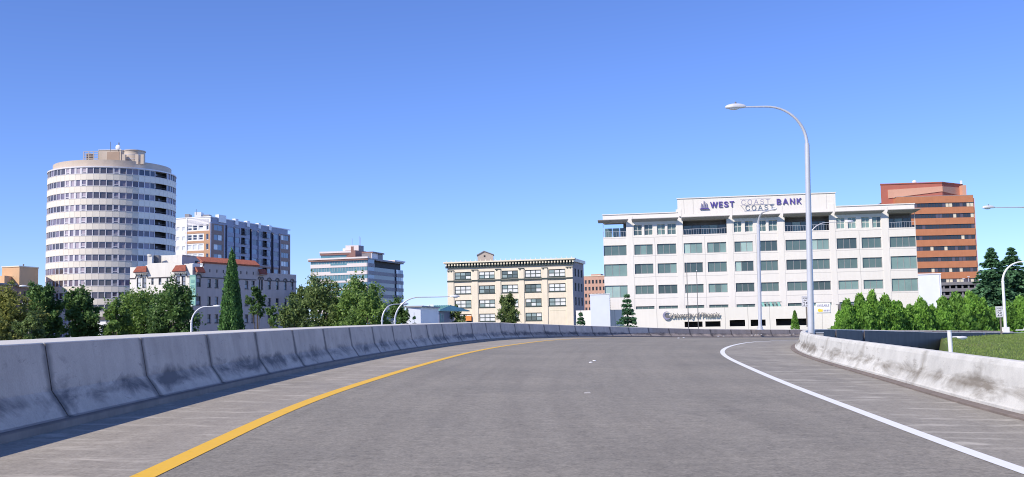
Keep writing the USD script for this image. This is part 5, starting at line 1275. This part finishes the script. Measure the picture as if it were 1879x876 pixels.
# ------------------------------------------------------------------ street lamps
def lamp(label, base, top_z, arm_dir, arm, tilt=None, r0=.13, r1=.07, rise=2.3, name='street_lamp', mat=None, head=1.0, plate=True):
    """Davit lamp: tapered pole, curved arm, cobra-head luminaire. arm_dir is a plan direction; top_z the height of the arm."""
    b = np.asarray(base, float); t = thing(name, label, 'street lamp', b, 'street lamps along the ramp and streets'); mat = mat or MT['galv']
    up = np.array([0, 0, 1.0]) if tilt is None else tilt
    d = np.array([arm_dir[0], arm_dir[1], 0.0]); d /= np.linalg.norm(d)
    H = top_z - b[2]; bend = min(arm * .62, rise)
    P = lambda a, h: b + up * h + d * a
    zs = np.linspace(0, H - rise, 6); part(t, 'pole', tube([P(0, z) for z in zs], np.linspace(r0, r0 * .45 + r1 * .55, 6), 16), mat, smooth=50)
    part(t, 'joint_collar', tube([P(0, H - rise - .08), P(0, H - rise + .08)], r1 * 1.35, 14), mat, smooth=50)
    th = np.linspace(0, math.pi / 2, 14)
    ar = [P(bend * (1 - math.cos(a)), H - rise + rise * math.sin(a)) for a in th] + [P(bend + (arm - bend) * f, H + .02 * f) for f in (.25, .5, .75, .92)]
    part(t, 'arm', tube(ar, np.linspace(r1, r1 * .40, len(ar)) ** 1.0, 14), mat, smooth=50)
    if plate: part(t, 'base_plate', [tube([P(0, 0), P(0, .06)], r0 * 2.0, 14), tube([P(0, .06), P(0, .32)], r0 * 1.35, 14)], mat, smooth=40)
    e = np.cross(up, d); R = np.stack([d, e, up], 1); c = P(arm + .22 * head, H + .03)
    hs = trimesh.creation.icosphere(subdivisions=3); v = hs.vertices.copy()
    v[:, 2] = np.where(v[:, 2] < -.35, -.35 + (v[:, 2] + .35) * .15, v[:, 2]); v[:, 1] *= .55 + .45 * np.clip((v[:, 0] + 1) / 1.3, 0, 1)
    v *= np.array([.46, .19, .15]) * head
    lu = part(t, 'luminaire', trimesh.Trimesh(v @ R.T + c, hs.faces, process=False), MT['luminaire'], smooth=60)
    l2 = trimesh.creation.icosphere(subdivisions=2); part(lu, 'lens', trimesh.Trimesh((l2.vertices * np.array([.24, .14, .09]) * head) @ R.T + c - up * .05 * head + d * .08 * head, l2.faces, process=False), MT['lens'], smooth=True)
    part(lu, 'photocell', tube([c + up * .12 * head, c + up * .22 * head], .04 * head, 8), MT['bank_dark'])
    return t
rup = rd([0, 0, 1.0])
# main lamp on the back of the right barrier's bend
D = 44.5; pb = at(1488, 611, D); zt = at(1400, 196, D)[2]
lamp('tall galvanised street lamp standing behind the right barrier, its arm reaching left over the road', pb - [0, 0, .6], zt, (-1, .06), 2.82, tilt=rup, r0=.145, r1=.075, rise=1.75)
lm = thing('street_lamp_box', 'small grey box at the foot of the tall lamp behind the barrier', 'utility box', pb + [.32, 0, -.1]); part(lm, 'body', box(pb[0] + .22, pb[0] + .50, pb[1] - .1, pb[1] + .14, pb[2] - .5, pb[2] - .02), MT['conc_slab']); part(lm, 'lid', box(pb[0] + .20, pb[0] + .52, pb[1] - .12, pb[1] + .16, pb[2] - .018, pb[2] + .01), MT['galv'])
def road_up(x, y): return float(rd([x, y, 0])[2])
D = 101; pb = at(1394.5, 596, D); lamp('street lamp on the outer barrier seen end on before the white office block', [pb[0], pb[1], pb[2] - .5], at(1390, 392, D)[2], (.25, -1), 3.0, tilt=rup, r0=.19, r1=.12, rise=1.2)
D = 106; pb = at(1487.5, 598, D); lamp('farther street lamp mostly hidden behind the tall lamp, its arm to the right', [pb[0], pb[1], pb[2] - .5], at(1530, 408.5, D)[2], (1, -.05), 3.9, tilt=rup, r0=.12, r1=.07, rise=1.9)
D = 74; pb = at(1938, 640, D); lamp('street lamp at the right edge, only its head and arm in view', [pb[0], pb[1], pb[2] - 1.5], at(1850, 381, D)[2], (-1, 0), 4.0, r0=.14, r1=.075, rise=2.0)
D = 138; pb = at(1845.5, 609, D); l5 = lamp('white curved street lamp rising in front of the hedge beside the speed limit sign', pb, at(1870, 481, D)[2], (1, -.1), 4.2, r0=.2, r1=.15, rise=2.6, mat=MT['white_paint'], plate=False)
part(l5, 'base_box', box(pb[0] - .38, pb[0] + .38, pb[1] - .3, pb[1] + .3, pb[2] - .2, pb[2] + .62), MT['white_paint'])
D = 122; pb = at(351, 600, D); lamp('pale curved street lamp in front of the white hotel, arm to the right', [pb[0], pb[1], GROUND], at(375, 563, D)[2], (1, 0), 2.75, r0=.13, r1=.10, rise=2.0, mat=MT['white_paint'])
D = 92; pb = at(724.5, 590, D); lamp('long armed curved street lamp left of the cream building', [pb[0], pb[1], GROUND], at(780, 545.5, D)[2], (1, .1), 5.1, r0=.10, r1=.085, rise=2.1, mat=MT['galv'])
D = 100; pb = at(701, 590, D); lamp('shorter curved street lamp just left of the long armed one', [pb[0], pb[1], GROUND], at(720, 558.5, D)[2], (.9, .6), 2.2, r0=.10, r1=.085, rise=1.6, mat=MT['galv'])
# low lamp seen over the right barrier
D = 52; pb = at(1746.5, 660, D); t = thing('low_lamp_post', 'short white post with a small side luminaire standing before the grass bank', 'lamp post', [pb[0], pb[1], pb[2] - 1.2]); zt = at(1744.5, 608, D)[2]
part(t, 'post', tube([[pb[0], pb[1], pb[2] - 1.2], [pb[0] - .05, pb[1], zt]], .105, 16), MT['white_paint'], smooth=50)
part(t, 'cap', tube([[pb[0] - .05, pb[1], zt], [pb[0] - .05, pb[1], zt + .04]], .12, 16), MT['white_paint'], smooth=50)
za = at(1750, 619, D)[2]; part(t, 'side_arm', tube([[pb[0], pb[1], za], [pb[0] + .4, pb[1] - .1, za + .02]], .028, 8), MT['white_paint'])
lu = part(t, 'luminaire', ellipsoid([pb[0] + .52, pb[1] - .12, za - .03], (.26, .12, .085), 2), MT['luminaire'], smooth=True); part(lu, 'lens', ellipsoid([pb[0] + .55, pb[1] - .12, za - .08], (.16, .09, .05), 2), MT['lens'], smooth=True)

# wooden utility pole at the left
D = 150; pb = at(54, 590, D); zt = at(52.5, 542, D)[2]
t = thing('utility_pole', 'grey wooden utility pole with small crossarm between the trees at the far left', 'utility pole', [pb[0], pb[1], GROUND])
part(t, 'pole', tube([[pb[0], pb[1], GROUND], [pb[0], pb[1], zt]], [.2, .14], 10), MT['wood_pole'], smooth=50)
part(t, 'crossarm', box(pb[0] - .9, pb[0] + .5, pb[1] - .2, pb[1] - .08, zt - .9, zt - .75), MT['wood_pole'])
for dx in (-.8, -.3, .4): part(t, 'insulator', tube([[pb[0] + dx, pb[1] - .14, zt - .75], [pb[0] + dx, pb[1] - .14, zt - .55]], .05, 8), MT['white_paint'])
part(t, 'lamp_bracket', tube([[pb[0], pb[1], zt - 1.4], [pb[0] - .6, pb[1] - .2, zt - 1.2]], .04, 8), MT['galv']); part(t, 'lamp_head', ellipsoid([pb[0] - .8, pb[1] - .25, zt - 1.2], (.3, .14, .1), 2), MT['luminaire'], smooth=True)
D = 128; pb = at(46, 526, D); lamp('street lamp among the trees at the far left, pale head above the leaves', [pb[0] + 1.6, pb[1], GROUND], pb[2], (-1, -.2), 1.5, r0=.11, r1=.06, rise=1.0)

# ------------------------------------------------------------------ signs
def sign(label, px0, px1, py0, py1, D, pyfoot, lines, polex=None, zfoot=None):
    c0, c1 = at(px0, py1, D), at(px1, py0, D); F = Face(at(px0, py1, D), at(px1, py1, D)); w, h = F.L, c1[2] - c0[2]
    pf = at(polex or (px0 + px1) / 2, pyfoot, D); zf = pf[2] if zfoot is None else zfoot
    t = thing('road_sign', label, 'road sign', [pf[0], pf[1], zf], 'speed limit signs')
    up_ = F.u(polex, py1) if polex else w / 2
    part(t, 'post', F.box(up_ - .05, up_ + .05, zf, c0[2] + h * .96, -.12, -.03), MT['wood_post'])
    rr = sg.box(.05, c0[2] + .05, w - .05, c0[2] + h - .05).buffer(.05)
    p = part(t, 'panel', F.ext(rr, -.028, 0), MT['sign_white'])
    part(p, 'border', F.ext(rr.buffer(-.03).difference(rr.buffer(-.05)), .001, .004), MT['black'])
    for txt, f0, f1, wf in lines:
        m = meshkit.text_mesh(txt, h * (f1 - f0), .004, True); v = np.asarray(m.vertices); v = (v - [v[:, 0].min(), 0, 0]) * [w * wf / np.ptp(v[:, 0]), 1, 1]
        part(p, 'lettering', F.mesh(trimesh.Trimesh(v, m.faces, process=False), w * (1 - wf) / 2, c0[2] + h * f0, .001), MT['black'])
sign('white speed limit 25 sign on a wooden post at the top of the grass bank', 1828, 1842, 562, 582.5, 90, 619, [('SPEED', .74, .88, .72), ('LIMIT', .53, .67, .66), ('25', .12, .44, .62)], polex=1836.5, zfoot=at(1836, 619, 90)[2] - .4)
sign('small white speed limit 25 sign half hidden behind the tall lamp', 1471.5, 1485.5, 543.5, 563.5, 99, 598, [('SPEED', .74, .88, .72), ('LIMIT', .53, .67, .66), ('25', .12, .44, .62)], polex=1480, zfoot=at(1480, 600, 99)[2])
# rounded white rail end at the far right edge
D = 76; c = at(1879, 605, D); t = thing('rail_end', 'white rounded guard rail end on the grass bank at the right edge', 'guard rail', [c[0], c[1], c[2] - .8])
th = np.linspace(.5 * math.pi, 1.5 * math.pi, 14); q = [[c[0] + 3 - k * .5, c[1] + .4, c[2] + .26] for k in range(6)] + [[c[0] + .5 + .26 * math.cos(a), c[1] + .4, c[2] + .26 * math.sin(a)] for a in th] + [[c[0] + .5 + k * .5, c[1] + .4, c[2] - .26] for k in range(1, 6)]
part(t, 'rail', tube(q, .07, 10), MT['white_paint'], smooth=50); part(t, 'spur', tube([[c[0] - .4, c[1] + .4, c[2] - .05], [c[0] + .3, c[1] + .4, c[2] - .05]], .045, 8), MT['white_paint'], smooth=50)
for dx in (1.0, 2.6): part(t, 'post', tube([[c[0] + dx, c[1] + .4, c[2] - 1.2], [c[0] + dx, c[1] + .4, c[2] + .26]], .06, 8), MT['white_paint'])

# ------------------------------------------------------------------ vegetation
MT['leaf_green'] = leaf_mat('leaf_green', (0.032, 0.078, 0.02), (0.347, 0.528, 0.124))
MT['leaf_dark'] = leaf_mat('leaf_dark', (0.022, 0.055, 0.022), (0.236, 0.403, 0.111))
MT['leaf_yellow'] = leaf_mat('leaf_yellow', (0.072, 0.097, 0.02), (0.528, 0.528, 0.139))
MT['leaf_olive'] = leaf_mat('leaf_olive', (0.048, 0.07, 0.022), (0.314, 0.433, 0.139))
MT['needle'] = leaf_mat('needle', (0.027, 0.076, 0.045), (0.174, 0.363, 0.164), .12)
MT['arbor'] = leaf_mat('arbor', (0.029, 0.09, 0.018), (0.341, 0.643, 0.096), .18)
MT['cypress'] = leaf_mat('cypress', (0.021, 0.059, 0.021), (0.178, 0.368, 0.094), .15)

def quads(c, a, b):
    """Leaf-shaped quads: centre c, half axes a and b."""
    n = len(c); v = np.stack([c - a, c - b * .9 + a * .1, c + a, c + b * .9 + a * .1], 1).reshape(-1, 3); k = np.arange(n)[:, None] * 4
    f = np.vstack([k + [0, 1, 2], k + [0, 2, 3]]); return trimesh.Trimesh(v, f, process=False)
def unit(v): return v / np.maximum(np.linalg.norm(v, axis=-1, keepdims=True), 1e-9)
def leafcloud(c, size, g, up=.35):
    a = unit(g.normal(size=c.shape)); nrm = unit(g.normal(size=c.shape) + [0, 0, up * 2]); b = unit(np.cross(nrm, a)); a = np.cross(b, nrm)
    s = size * g.uniform(.6, 1.35, (len(c), 1)); return quads(c, a * s * .5, b * s * .32)

def broad(label, px, D, ytop, hw, mat, seed, ybot=None, n=13, leaf=.34, dens=1.0, group='leafy trees beyond the barrier', name='street_tree', squash=1.0):
    g = np.random.default_rng(seed); p = at(px, 600, D); H = at(px, ytop, D)[2] - GROUND; W = hw / FPX * D * 1.3
    base = np.array([p[0], p[1], GROUND]); t = thing(name, label, 'tree', base, group)
    ch = min(H * .80, W * 2.6); zc0 = H - ch; lobes = []
    for i in range(n):
        f = (i + .5) / n; z = zc0 + ch * (.12 + .76 * f); rad = W * (.95 - 1.1 * abs(f - .55) ** 1.3) ; ang = i * 2.4 + g.uniform(-.4, .4); rr = rad * g.uniform(.35, .78) * (1 - .15 * f)
        lobes.append((np.array([math.cos(ang) * rr, math.sin(ang) * rr, z]), np.array([1, 1, .82]) * W * g.uniform(.26, .52) * (1.02 - .22 * f)))
    lobes.append((np.array([0, 0, H - W * .30]), np.array([1, 1, 1.0]) * W * .34))
    cs = []
    for c, r in lobes:
        k = int(34 * dens); d = unit(g.normal(size=(k, 3))); q = g.uniform(.45, 1.06, (k, 1)) ** .6
        cl = c + d * r * q
        m = int(26); off = g.normal(size=(k, m, 3)) * W * .060 * g.uniform(.6, 1.4, (k, 1, 1)); cs.append((cl[:, None] + off).reshape(-1, 3))
    allc = np.array([l[0] for l in lobes]); mid = allc.mean(0)
    for q in range(26):
        c_, r_ = lobes[g.integers(len(lobes))]; d = unit(c_ - mid + g.normal(size=3) * W * .25 + [0, 0, W * .15]); tip = c_ + d * r_ * g.uniform(1.0, 1.3)
        cs.append(tip + d * W * .10 * g.normal(size=(44, 1)) + g.normal(size=(44, 3)) * W * .045)
    c = np.vstack(cs) + base
    crown = leafcloud(c, leaf, g)
    part(t, 'crown', crown, mat)
    tr = [tube([base, base + [.1, 0, H * .35], base + [0, .1, H * .6]], [W * .09, W * .07, W * .04], 9)]
    part(t, 'trunk', tr[0], MT['bark'], smooth=50)
    for c_, r in lobes[::2]: part(t, 'limb', tube([base + [0, 0, H * .32], base + c_ * [.5, .5, 0] + [0, 0, (H * .32 + c_[2]) / 2 + .2], base + c_], [W * .05, W * .035, W * .012], 6), MT['bark'])
    return t

def conifer(label, px, D, ytop, hw, mat, seed, zbase=GROUND, whorls=17, leaf=.42, per=60, name='spruce_tree', droop=.28, cat_name='tree', group=None):
    g = np.random.default_rng(seed); p = at(px, 600, D); ztop = at(px, ytop, D)[2]; H = ztop - zbase; W = hw / FPX * D
    base = np.array([p[0], p[1], zbase]); t = thing(name, label, cat_name, base, group)
    cs, ds = [], []; br = []
    for w_ in range(whorls):
        f = (w_ + .3 * g.random()) / whorls; z = H * (.04 + .95 * f + g.uniform(-.012, .012)); r = W * (1 - f) ** .82 * g.uniform(.86, 1.12) + .10
        nb = max(6, int(15 * (1 - f * .5)))
        for b in range(nb):
            a = b / nb * 6.283 + g.uniform(-.3, .3) + w_; rl = r * g.uniform(.72, 1.12); d = np.array([math.cos(a), math.sin(a), 0])
            k = max(8, int(per * (.3 + rl / max(W, .1)))); s = g.uniform(.08, 1, k) ** .7; zz = z - droop * rl * s ** 1.6 + .10 * rl * s
            wdt = .26 * rl * (1.1 - s); side = g.normal(size=k) * wdt; e = np.array([-d[1], d[0], 0])
            c = d * (rl * s)[:, None] + e * side[:, None] + np.array([0, 0, 1]) * (zz - abs(side) * .3 + g.normal(size=k) * .10)[:, None]
            cs.append(c); ds.append(unit(d * 1.0 + e * (np.sign(side) * .5)[:, None] + [0, 0, -.25] + g.normal(size=(k, 3)) * .25))
    c = np.vstack(cs) + base; d = np.vstack(ds); s = leaf * g.uniform(.6, 1.3, (len(c), 1)); n_ = unit(g.normal(size=c.shape) * .6 + [0, 0, 1]); b = unit(np.cross(n_, d))
    part(t, 'crown', quads(c, d * s * .5, b * s * .26), mat)
    part(t, 'trunk', tube([base - [0, 0, .3], base + [0, 0, H * .6], base + [0, 0, H * .99]], [W * .07, W * .045, .02], 8), MT['bark'], smooth=50)
    return t

def columnar(label, name, base, H, W, mat, seed, n=7000, leaf=.26, power=.75, flutes=7, group=None, cat_name='tree', rough=.30, spires=1):
    g = np.random.default_rng(seed); t = thing(name, label, cat_name, base, group); base = np.asarray(base, float)
    f = g.random(n) ** .85; a = g.random(n) * 6.283
    sp = g.integers(0, spires, n); so = np.zeros((spires, 3)); sh = np.ones(spires); sr = np.ones(spires)
    if spires > 1:
        for i in range(spires):
            q = i * 2.4 + seed; so[i, :2] = W * .58 * np.array([math.cos(q), math.sin(q) * .7]) * (i > 0); sh[i] = 1 if i == 0 else g.uniform(.62, .95); sr[i] = g.uniform(.70, 1.0)
    env = np.clip((1 - f), 0, 1) ** power * np.clip(f * 9 + .45, 0, 1)
    bump_ = 1 + rough * (meshkit.fbm(np.c_[np.cos(a) * 1.6 + seed, np.sin(a) * 1.6, f * H * .9], 3, seed) - .5) * 2 + .10 * np.sin(a * flutes + f * 5)
    r = W * env * bump_ * g.uniform(.72, 1.06, n) * sr[sp] + .04
    c = np.c_[np.cos(a) * r, np.sin(a) * r, f * H * sh[sp] * (1 + .03 * g.normal(size=n))] + base + so[sp]
    out = np.c_[np.cos(a), np.sin(a), 0 * a]; d = unit(out * .45 + [0, 0, 1.0] + g.normal(size=(n, 3)) * .35); b = unit(np.cross(d, out + g.normal(size=(n, 3)) * .7)); s = leaf * g.uniform(.6, 1.4, (n, 1))
    part(t, 'crown', quads(c, d * s * .55, b * s * .34), mat)
    part(t, 'trunk', tube([base - [0, 0, .4], base + [0, 0, H * .9]], [W * .12, .03], 8), MT['bark'], smooth=50)
    return t

broad('yellow green tree at the left edge of the picture', 8, 118, 528, 52, MT['leaf_yellow'], 1, leaf=.36)
broad('low yellow leaved shrub tree at the lower left corner above the barrier', -6, 92, 585, 28, MT['leaf_yellow'], 2, leaf=.26, n=6)
broad('dark green tree left of the round tower, second from the left edge', 80, 126, 523, 31, MT['leaf_dark'], 3, leaf=.36)
broad('dark leafy tree in front of the foot of the round tower', 146, 130, 531, 30, MT['leaf_dark'], 4, leaf=.36, dens=.85)
broad('light olive shrubby tree low between the two dark trees at left', 58, 108, 578, 24, MT['leaf_olive'], 5, leaf=.28, n=6)
broad('big green tree with a broad crown in front of the hotel, left one of two', 250, 134, 531, 60, MT['leaf_green'], 6, n=17)
broad('big darker green tree in front of the hotel, right one of two', 316, 128, 519, 42, MT['leaf_dark'], 7, n=17)
broad('low bright green tree at the left foot of the hotel trees', 214, 122, 556, 22, MT['leaf_green'], 41, leaf=.28, n=6)
pb = at(425, 600, 150); columnar('tall narrow dark green cypress in front of the hotel', 'cypress_tree', (pb[0], pb[1], GROUND), at(423, 473, 150)[2] - GROUND, 24.5 / FPX * 150 * 1.18, MT['cypress'], 8, n=24000, leaf=.34, power=.62, rough=.22)
broad('slender sparse dark tree against the hotel side wall', 472, 160, 530, 15, MT['leaf_dark'], 9, n=8, leaf=.3, dens=.55)
broad('small thin tree against the hotel, left of the big light green trees', 500, 158, 566, 12, MT['leaf_dark'], 10, n=5, leaf=.26, dens=.6)
broad('light green bushy tree at the left end of the central group', 540, 118, 558, 38, MT['leaf_olive'], 11, n=8, leaf=.3)
broad('tall olive green tree in front of the striped office, left of centre of its group', 583, 124, 513, 50, MT['leaf_olive'], 12, n=17)
broad('tall green tree in front of the striped office, right of its group', 655, 122, 518, 50, MT['leaf_green'], 13, n=17)
broad('smaller brighter green tree in the middle of the central group', 680, 112, 536, 36, MT['leaf_green'], 14, n=8, leaf=.3)
broad('dark olive tree behind the two curved lamps', 728, 132, 556, 28, MT['leaf_dark'], 15, n=7, leaf=.3)
broad('reddish far tree between hotel and striped office', 553, 210, 530, 16, MT['leaf_olive'], 16, n=6, leaf=.45)
broad('sparse small tree at the left corner of the cream building', 838, 200, 566, 18, MT['leaf_olive'], 17, n=5, leaf=.36, dens=.45)
broad('narrow olive street tree in front of the middle windows of the cream building', 934, 190, 543, 19, MT['leaf_olive'], 18, n=10, leaf=.38, dens=.8)
p = at(762, 590, 150); conifer('tiny dark conifer in front of the white shed', 760, 150, 572, 10, MT['needle'], 19, whorls=9, per=34, leaf=.3)
conifer('small spruce before the left end of the white office block', 1152, 130, 536, 31, MT['needle'], 20, zbase=-2.4, whorls=14, per=64, leaf=.36)
conifer('very small spruce at the right foot of the cream building', 1066, 130, 569, 17, MT['needle'], 22, zbase=-2.4, whorls=10, per=50, leaf=.32)
conifer('tall dark spruce right of the brick tower, left one of the pair', 1826, 172, 452, 66, MT['needle'], 23, zbase=-1.5, whorls=26, per=105, leaf=.72)
conifer('tall dark spruce cut by the right edge of the picture', 1864, 180, 453, 70, MT['needle'], 24, zbase=-1.5, whorls=26, per=105, leaf=.72)
p = at(1459, 594, 140); columnar('small upright yellow green shrub in front of a car park opening', 'garden_shrub', (p[0], p[1], p[2] - 1.2), at(1459, 572, 140)[2] - p[2] + 1.2, .6, MT['arbor'], 25, n=1300, leaf=.22, power=.7, cat_name='shrub')
p = at(1386, 594, 141)
# hedge of arborvitae: four kinds built, the rest copies
hx = [(1556, 552, 19, 128), (1580, 543, 20, 129), (1603, 537, 24, 130), (1627, 544, 22, 131), (1650, 556, 20, 133), (1672, 562, 18, 134), (1692, 549, 19, 135), (1712, 562, 18, 136), (1733, 548, 22, 137), (1757, 540, 22, 138), (1782, 538, 24, 140),
      (1806, 550, 22, 142), (1828, 566, 19, 144), (1852, 556, 20, 146), (1874, 546, 24, 147), (1898, 552, 24, 148)]
protos = []
names_ = ['leftmost clipped looking bush of the arborvitae hedge, sloping to the white podium', 'second hedge bush from the left, before the last windows of the office block', 'broadest tall hedge bush in the left part, under the right end of the office block', 'fourth hedge bush from the left',
          'low fifth hedge bush from the left', 'sixth hedge bush, low, left of the pale hall', 'thin pointed hedge bush before the pale hall', 'low hedge bush right of the thin pointed one', 'hedge bush under the dark parking deck, left', 'tall hedge bush under the middle of the parking deck',
          'tall rounded hedge bush below the right edge of the brick tower', 'hedge bush at the foot of the left spruce', 'low hedge bush behind the speed limit sign', 'hedge bush right of the white curved lamp', 'tall hedge bush near the right picture edge', 'last hedge bush, cut by the right picture edge']
for i, (px, pyt, hw, D) in enumerate(hx):
    p = at(px, 605, D); zb = min(bank_z(p[0], p[1]), at(px, 604, D)[2]) - .2; H = at(px, pyt, D)[2] - zb; W = hw / FPX * D
    if i < 4: protos.append((columnar(names_[i], 'hedge_shrub', (p[0], p[1], zb), H, W * 1.03, MT['arbor'], 50 + i, n=11000, leaf=.34, power=.44, rough=.95, flutes=5, spires=5, group='arborvitae hedge bushes', cat_name='shrub'), H, W))
    else:
        s, h0, w0 = protos[(i * 3 + 1) % 4]; copy_of(s, (p[0], p[1], zb), i * 1.7, (W / w0, W / w0, H / h0), names_[i])
# small stuff: grass blades on the near crest of the bank
g = np.random.default_rng(77); n = 52000
lat = g.uniform(20, 64, n * 3); dd = g.uniform(38, 99, n * 3); keep = (lat / dd > .414) & (lat / dd < .56); lat, dd = lat[keep][:n], dd[keep][:n]
w = rd(np.c_[lat, dd, 0 * lat]); dk, kk = KG.query(w[:, :2], k=4); wt_ = 1 / (dk + 1e-6); zg = (gvert[kk, 2] * wt_).sum(1) / wt_.sum(1)
side = inside_side(np.c_[lat, dd]) > 1.2; c = np.c_[w[:, :2], zg][side]
h = g.uniform(.025, .07, len(c))[:, None]; d = unit(g.normal(size=c.shape) * .35 + [0, 0, 1]); b = unit(np.cross(d, g.normal(size=c.shape)))
MT['blade'] = leaf_mat('blade', (.105, .17, .034), (.26, .34, .09), .15)
top('grass_tufts', quads(c + d * h, d * h, b * h * .35), MT['blade'], 'short rough sunlit grass covering the bank beyond the right barrier', 'grass', kind='stuff')
